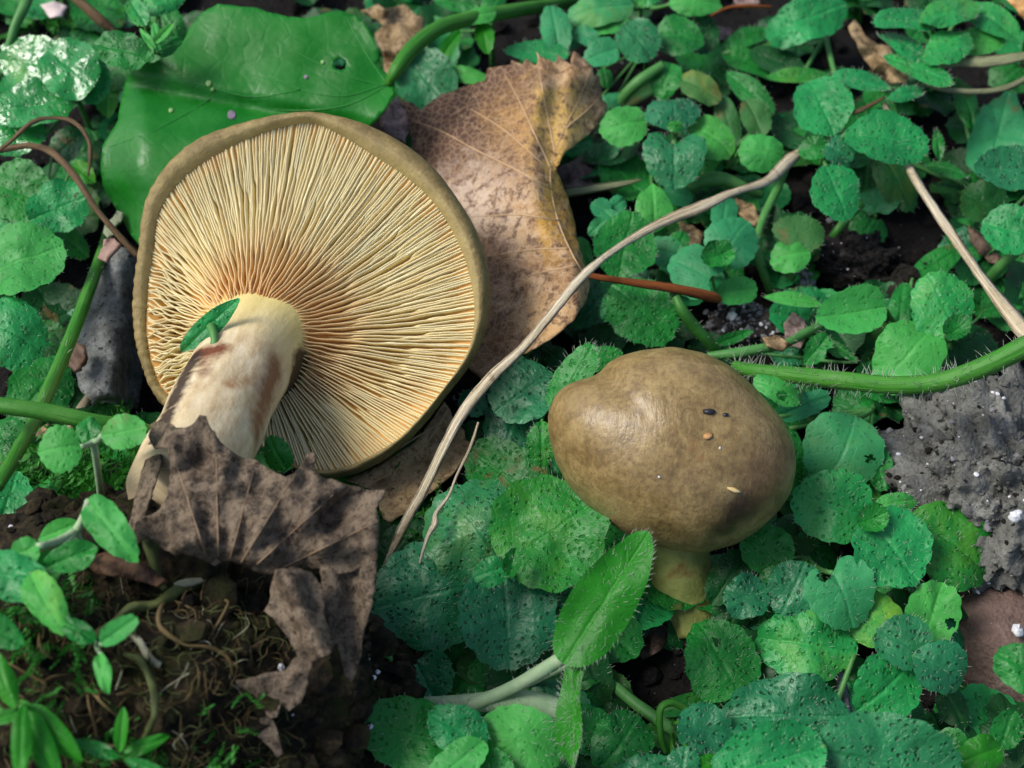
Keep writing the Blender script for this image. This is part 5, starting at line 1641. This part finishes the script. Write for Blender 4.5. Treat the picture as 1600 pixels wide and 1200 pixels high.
GS = 'green runners and stems crossing the plants'
def runner(label, pts, m, hairs=0, hl=1.0, name='runner_stem', seed=1, sides=12):
    c = catmull(pts, 7)
    path = [P(a[0], a[1], a[2]) for a in c]
    rad = [max(a[3], .3) * .5 * pxscale(p) for a, p in zip(c, path)]
    V, F, UV = tube(path, rad, sides=sides, rough=.05)
    root = empty(name, path[0] - Vector((0, 0, 0)), label, 'stem', GS)
    obj('stem', V, F, m, root, UV)
    if hairs:
        rnd = random.Random(seed)
        HV, HF = [], []
        for _ in range(hairs):
            i = rnd.randrange(len(path) - 1); t = rnd.random()
            p = path[i].lerp(path[i + 1], t); r = rad[i]
            tan = (path[i + 1] - path[i]).normalized()
            d = Vector((rnd.gauss(0, 1), rnd.gauss(0, 1), rnd.gauss(0, 1)))
            d = (d - tan * d.dot(tan)).normalized()
            b = len(HV); q = p + d * r * .95
            dd = (d + tan * rnd.uniform(-.6, .6)).normalized()
            ln = rnd.uniform(.8, 2.4) * .001 * hl
            s_ = dd.orthogonal().normalized(); s2 = dd.cross(s_)
            bd = Vector((rnd.uniform(-1, 1), rnd.uniform(-1, 1), rnd.uniform(-1, 1))) * ln * .25
            for k in range(3): HV.append(q + (s_ * math.cos(2.094 * k) + s2 * math.sin(2.094 * k)) * .00006)
            for k in range(3): HV.append(q + dd * ln * .5 + bd * .4 + (s_ * math.cos(2.094 * k) + s2 * math.sin(2.094 * k)) * .00004)
            HV.append(q + dd * ln + bd)
            for k in range(3):
                k2 = (k + 1) % 3
                HF.append((b + k, b + k2, b + 3 + k2, b + 3 + k)); HF.append((b + 3 + k, b + 3 + k2, b + 6))
        h = obj('hairs', HV, HF, HAIR, root); h['kind'] = 'stuff'
    return root
runner('thick hairy green stem curving out from behind the brown cap over the gritty clod', [(1148, 572, 1.6, 18), (1180, 580, 1.9, 24), (1240, 586, 2.3, 27), (1320, 595, 2.8, 29), (1400, 602, 3.3, 29), (1470, 596, 3.8, 30), (1540, 572, 4.3, 32), (1625, 530, 4.9, 35)], STEM_V, 420, 1.15, seed=3)
runner('slim hairy green stem slanting down beside the grey bark chunk', [(168, 365, 1.2, 16), (158, 400, 1.7, 18), (140, 450, 2.3, 20), (112, 525, 3.0, 21), (80, 600, 3.6, 22), (45, 675, 4.2, 22), (-5, 760, 4.8, 22)], STEM_V, 60, .6, seed=4)
runner('thick smooth bright stem lying across the slim slanting one', [(-30, 630, 4.9, 28), (20, 636, 4.9, 27), (80, 645, 4.8, 27), (150, 660, 4.6, 26), (205, 668, 4.2, 25), (250, 680, 3.2, 22)], STEM_V)
runner('cut green tube-like stub standing between the leaf stalk and brown cap', [(1056, 464, 2.2, 14), (1066, 485, 2.1, 18), (1085, 510, 1.8, 19), (1105, 532, 1.5, 19), (1122, 552, 1.1, 17)], STEM_D, 20, .5, seed=6)
runner('pale hairy stalk bar just above the brown cap', [(1105, 556, 1.3, 12), (1150, 552, 1.4, 17), (1190, 545, 1.4, 16), (1225, 538, 1.3, 13), (1260, 520, 1.1, 16), (1280, 512, .9, 12)], STEM_G, 90, .7, seed=7)
runner('green stem in the dark gap below the bright upright leaf', [(940, 1055, .5, 16), (975, 1085, .7, 18), (1010, 1112, .8, 20), (1050, 1138, .8, 20), (1080, 1155, .7, 18)], STEM_G, 10, .5, seed=8)
runner('whitish fuzzy runner lying below the big rosette', [(520, 1100, .9, 16), (580, 1094, 1.0, 20), (640, 1098, 1.1, 20), (700, 1100, 1.3, 26), (770, 1096, 1.5, 32), (830, 1098, 1.5, 38), (885, 1112, 1.4, 36)], STEM_P, 240, .4, seed=9)
runner('pale stalk rising from the whitish runner to the bright upright leaf', [(735, 1102, 1.5, 22), (790, 1080, 1.8, 22), (840, 1052, 2.2, 23), (888, 1022, 2.7, 22)], STEM_P, 40, .4, seed=10)
runner('pale green stem bending down beside yellowing leaf', [(1230, 255, 1.0, 14), (1212, 300, 1.0, 14), (1195, 335, 1.0, 13), (1184, 372, 1.0, 13), (1188, 410, .8, 14), (1205, 455, .2, 15)], STEM_G, 30, .4, seed=11)
runner('curved pale green stalk beside the flower-like rosette', [(1035, 102, 1.6, 14), (1005, 122, 1.5, 18), (980, 145, 1.2, 18), (962, 172, .7, 16)], STEM_G)
runner('straight green stalk in the shade behind the emerald rosette', [(1345, 318, 1.0, 16), (1325, 340, .9, 15), (1305, 365, .7, 14), (1290, 392, .1, 14)], STEM_D)
runner('knobbly green stem beneath the flower-like rosette', [(1075, 295, .9, 14), (1100, 282, 1.0, 22), (1130, 280, 1.0, 22), (1160, 292, .9, 18), (1190, 305, .6, 12)], STEM_G)
runner('pale stalk holding the soil-flecked leaf near the straw', [(1598, 388, 1.7, 16), (1575, 405, 1.4, 16), (1555, 425, 1.0, 18), (1540, 445, .4, 20)], STEM_G)
runner('green grass stem bending in the far corner behind the wet leaves', [(48, -20, 3.0, 18), (38, 10, 3.0, 17), (22, 45, 2.8, 14), (8, 95, 2.3, 10), (-5, 130, 1.8, 8)], STEM_G)
runner('curled pale stalk loop beside the small blue-green trio', [(1040, 1175, .8, 8), (1032, 1145, 1.2, 10), (1032, 1108, 1.5, 12), (1050, 1098, 1.5, 12), (1075, 1110, 1.3, 12)], STEM_V)

# small green leaf stuck on the stem top of the gilled mushroom
def stuck_leaf():
    base = bpt(0, 0, .75 * CM)
    n = (TOCAM + Vector((-.15, .1, .1))).normalized()
    zc = base.z / CM
    root = empty('stray_leaf', P(330, 505, zc), 'small hairy green leaf stuck to the top of the pale mushroom stem', 'leaf')
    z = (P(330, 505, zc).z) / CM + .75
    make_leaf(root, (328, 508, 118, 34, 43, z, 'lance', 'e', H(m=1.0, tilt=(-.1, .0), hair=30, edge=60, hl=.7, bend=-.1)), 801)
    V, F, UV = ptube([(330, 510, z, 16), (334, 522, z + .05, 13), (335, 532, z + .05, 12), (336, 538, z, 20)], sides=10)
    obj('leaf_stalk', V, F, STEM_G, root, UV)
stuck_leaf()
o = pl('green leaf poking up between the stem and the lower gills', (428, 735, 2.2), [(432, 708, 58, 42, 118, 3.3, 'ovate', 'm', H(m=.9, hair=6))])

# ------------------------------------------------------------------ stones and gritty clod on the right
def rock(name, label, cat, px, py, z, rad, m, seed, amp=.25, freq=2.0, nu=64, nv=40, squash=1.0, grains=None, rot=0):
    c = P(px, py, z)
    def f(d):
        k = 1 + amp * noise.fractal(d * freq + Vector((seed, 0, 0)), 1, 2, 5)
        v = Vector((d.x * rad[0], d.y * rad[1], d.z * rad[2])) * k * CM
        v.rotate(Matrix.Rotation(rot, 3, 'Z'))
        return c + v
    V, F = [], []
    for j in range(nv + 1):
        ph = math.pi * j / nv
        for i in range(nu):
            th = 2 * math.pi * i / nu
            V.append(f(Vector((math.sin(ph) * math.cos(th), math.sin(ph) * math.sin(th), math.cos(ph)))))
    for j in range(nv):
        for i in range(nu):
            i2 = (i + 1) % nu
            F.append((j * nu + i, (j + 1) * nu + i, (j + 1) * nu + i2, j * nu + i2))
    root = empty(name, (c.x, c.y, gz(c.x, c.y)), label, cat)
    obj('body', V, F, m, root)
    if grains:
        rnd = random.Random(seed)
        for (nm, cnt, mm, r0, r1) in grains:
            V, F = [], []
            for _ in range(cnt):
                d = Vector((rnd.gauss(0, 1), rnd.gauss(0, 1), abs(rnd.gauss(0, 1)))).normalized()
                r = r0 * (r1 / r0) ** (rnd.random() ** 2) * CM
                lump(V, F, f(d) + d * r * .2, r, rnd)
            o = obj(nm, V, F, mm, root, smooth=False); o['kind'] = 'stuff'
    return root
rock('gritty_clod', 'lumpy grey gritty soil clod beside the thick hairy stem', 'soil clod', 1570, 765, .8, (2.15, 2.1, 1.6), GRIT, 3, .42, 3.4, 170, 110,
     grains=[('grains', 1500, GRIT, .02, .10), ('grey_grains', 160, GREYP, .02, .13), ('soil_grains', 260, CLOD, .02, .09), ('white_grains', 160, WHITEP, .015, .05)])
rock('gritty_clod', 'darker crumbling grit heap at the foot of the grey gritty clod', 'soil clod', 1440, 740, .2, (.75, .8, .6), soil_mat('dark_grit', (.06, .058, .06, 1), (.14, .135, .135, 1), .7), 4, .35, 2.4, 50, 30,
     grains=[('grains', 300, GREYP, .03, .12)])
rock('brown_stone', 'smooth reddish-brown stone partly under the leaves', 'stone', 1585, 1010, .3, (1.1, 1.5, .8), STONE, 5, .16, 1.3, 60, 40, rot=.5)
rock('white_pebble', 'tiny white pebble resting on the brown stone', 'stone', 1590, 985, 1.3, (.09, .12, .09), WHITEP, 6, .6, 2.5, 12, 8)
rock('white_pebble', 'whitish pebble stuck in the grey gritty clod', 'stone', 1587, 806, 2.35, (.12, .11, .10), WHITEP, 7, .6, 2.5, 12, 8)
rock('soil_lump', 'dark soil lump with pale flecks beneath the yellowing leaf', 'soil clod', 1330, 412, .25, (1.0, .55, .6), soil_mat('lump_soil', (.022, .019, .017, 1), (.07, .062, .056, 1), .8), 8, .4, 2.6, 60, 40,
     grains=[('crumbs', 360, SOIL, .03, .1), ('pale_grit', 40, WHITEP, .02, .04)])
rock('soil_lump', 'grey crumbly soil lump left of the dark one above the runner', 'soil clod', 1245, 442, .2, (.34, .36, .4), GRIT, 9, .4, 2.4, 40, 26,
     grains=[('crumbs', 120, GREYP, .03, .09)])
rock('soil_lump', 'whitish crusty soil lump above the brown cap', 'soil clod', 1160, 512, .15, (.75, .4, .5), soil_mat('crusty_soil', (.05, .042, .038, 1), (.16, .15, .14, 1), .9), 10, .4, 2.6, 50, 30,
     grains=[('crumbs', 200, GREYP, .03, .1), ('pale_grit', 24, WHITEP, .05, .1)])
rock('soil_lump', 'small dark soil lump beside the round dimpled emerald leaf', 'soil clod', 1420, 455, .3, (.5, .5, .5), CLOD, 11, .4, 2.6, 40, 26,
     grains=[('crumbs', 140, CLOD, .03, .09)])

# ------------------------------------------------------------------ moss tufts
MOSS = plain('moss_green', (.02, .17, .012, 1), (.05, .27, .03, 1), 300, .55, trans=.2)
def moss(label, region, n, zr, seed, size=1.0):
    rnd = random.Random(seed)
    V, F = [], []
    for _ in range(n):
        px = rnd.uniform(region[0], region[2]); py = rnd.uniform(region[1], region[3])
        b = P(px, py, rnd.uniform(*zr))
        ax = Vector((rnd.gauss(0, 1), rnd.gauss(0, 1), abs(rnd.gauss(0, .8)) + .2)).normalized()
        ln = rnd.uniform(.5, 1.0) * CM * size
        s = ax.orthogonal().normalized()
        k = 7
        for q in range(k):
            p = b + ax * ln * q / k
            for sd in (-1, 1):
                r = Matrix.Rotation(rnd.uniform(-.5, .5), 3, ax) @ s
                d = (r * sd + ax * .7).normalized()
                w_ = ax.cross(d).normalized()
                l2 = ln * .34 * (1 - .5 * q / k)
                i = len(V)
                V += [p, p + d * l2 * .5 + w_ * l2 * .2, p + d * l2, p + d * l2 * .5 - w_ * l2 * .2]
                F.append((i, i + 1, i + 2, i + 3))
    o = obj('moss', V, F, MOSS, smooth=False)
    tag(o, label, 'moss', kind='stuff')
moss('feathery bright green moss under the blurred pale-stemmed seedling', (25, 690, 235, 800), 150, (.4, 2.2), 61, 1.0)
moss('thin moss sprigs by the end of the long dry blade', (595, 770, 690, 880), 36, (.1, .7), 62, .7)
moss('moss sprigs at the bottom of the root clod', (120, 1130, 240, 1210), 40, (3.6, 4.6), 63, .7)
moss('fine green moss on the lower half of the root clod', (30, 1060, 420, 1210), 90, (3.4, 4.8), 66, .45)
moss('green moss tufts growing over the side of the root clod', (-20, 900, 160, 1130), 130, (4.2, 5.4), 65, .6)
moss('sparse moss in the far corner behind the wet leaves', (0, -60, 250, 60), 60, (.1, .8), 64, 1.0)
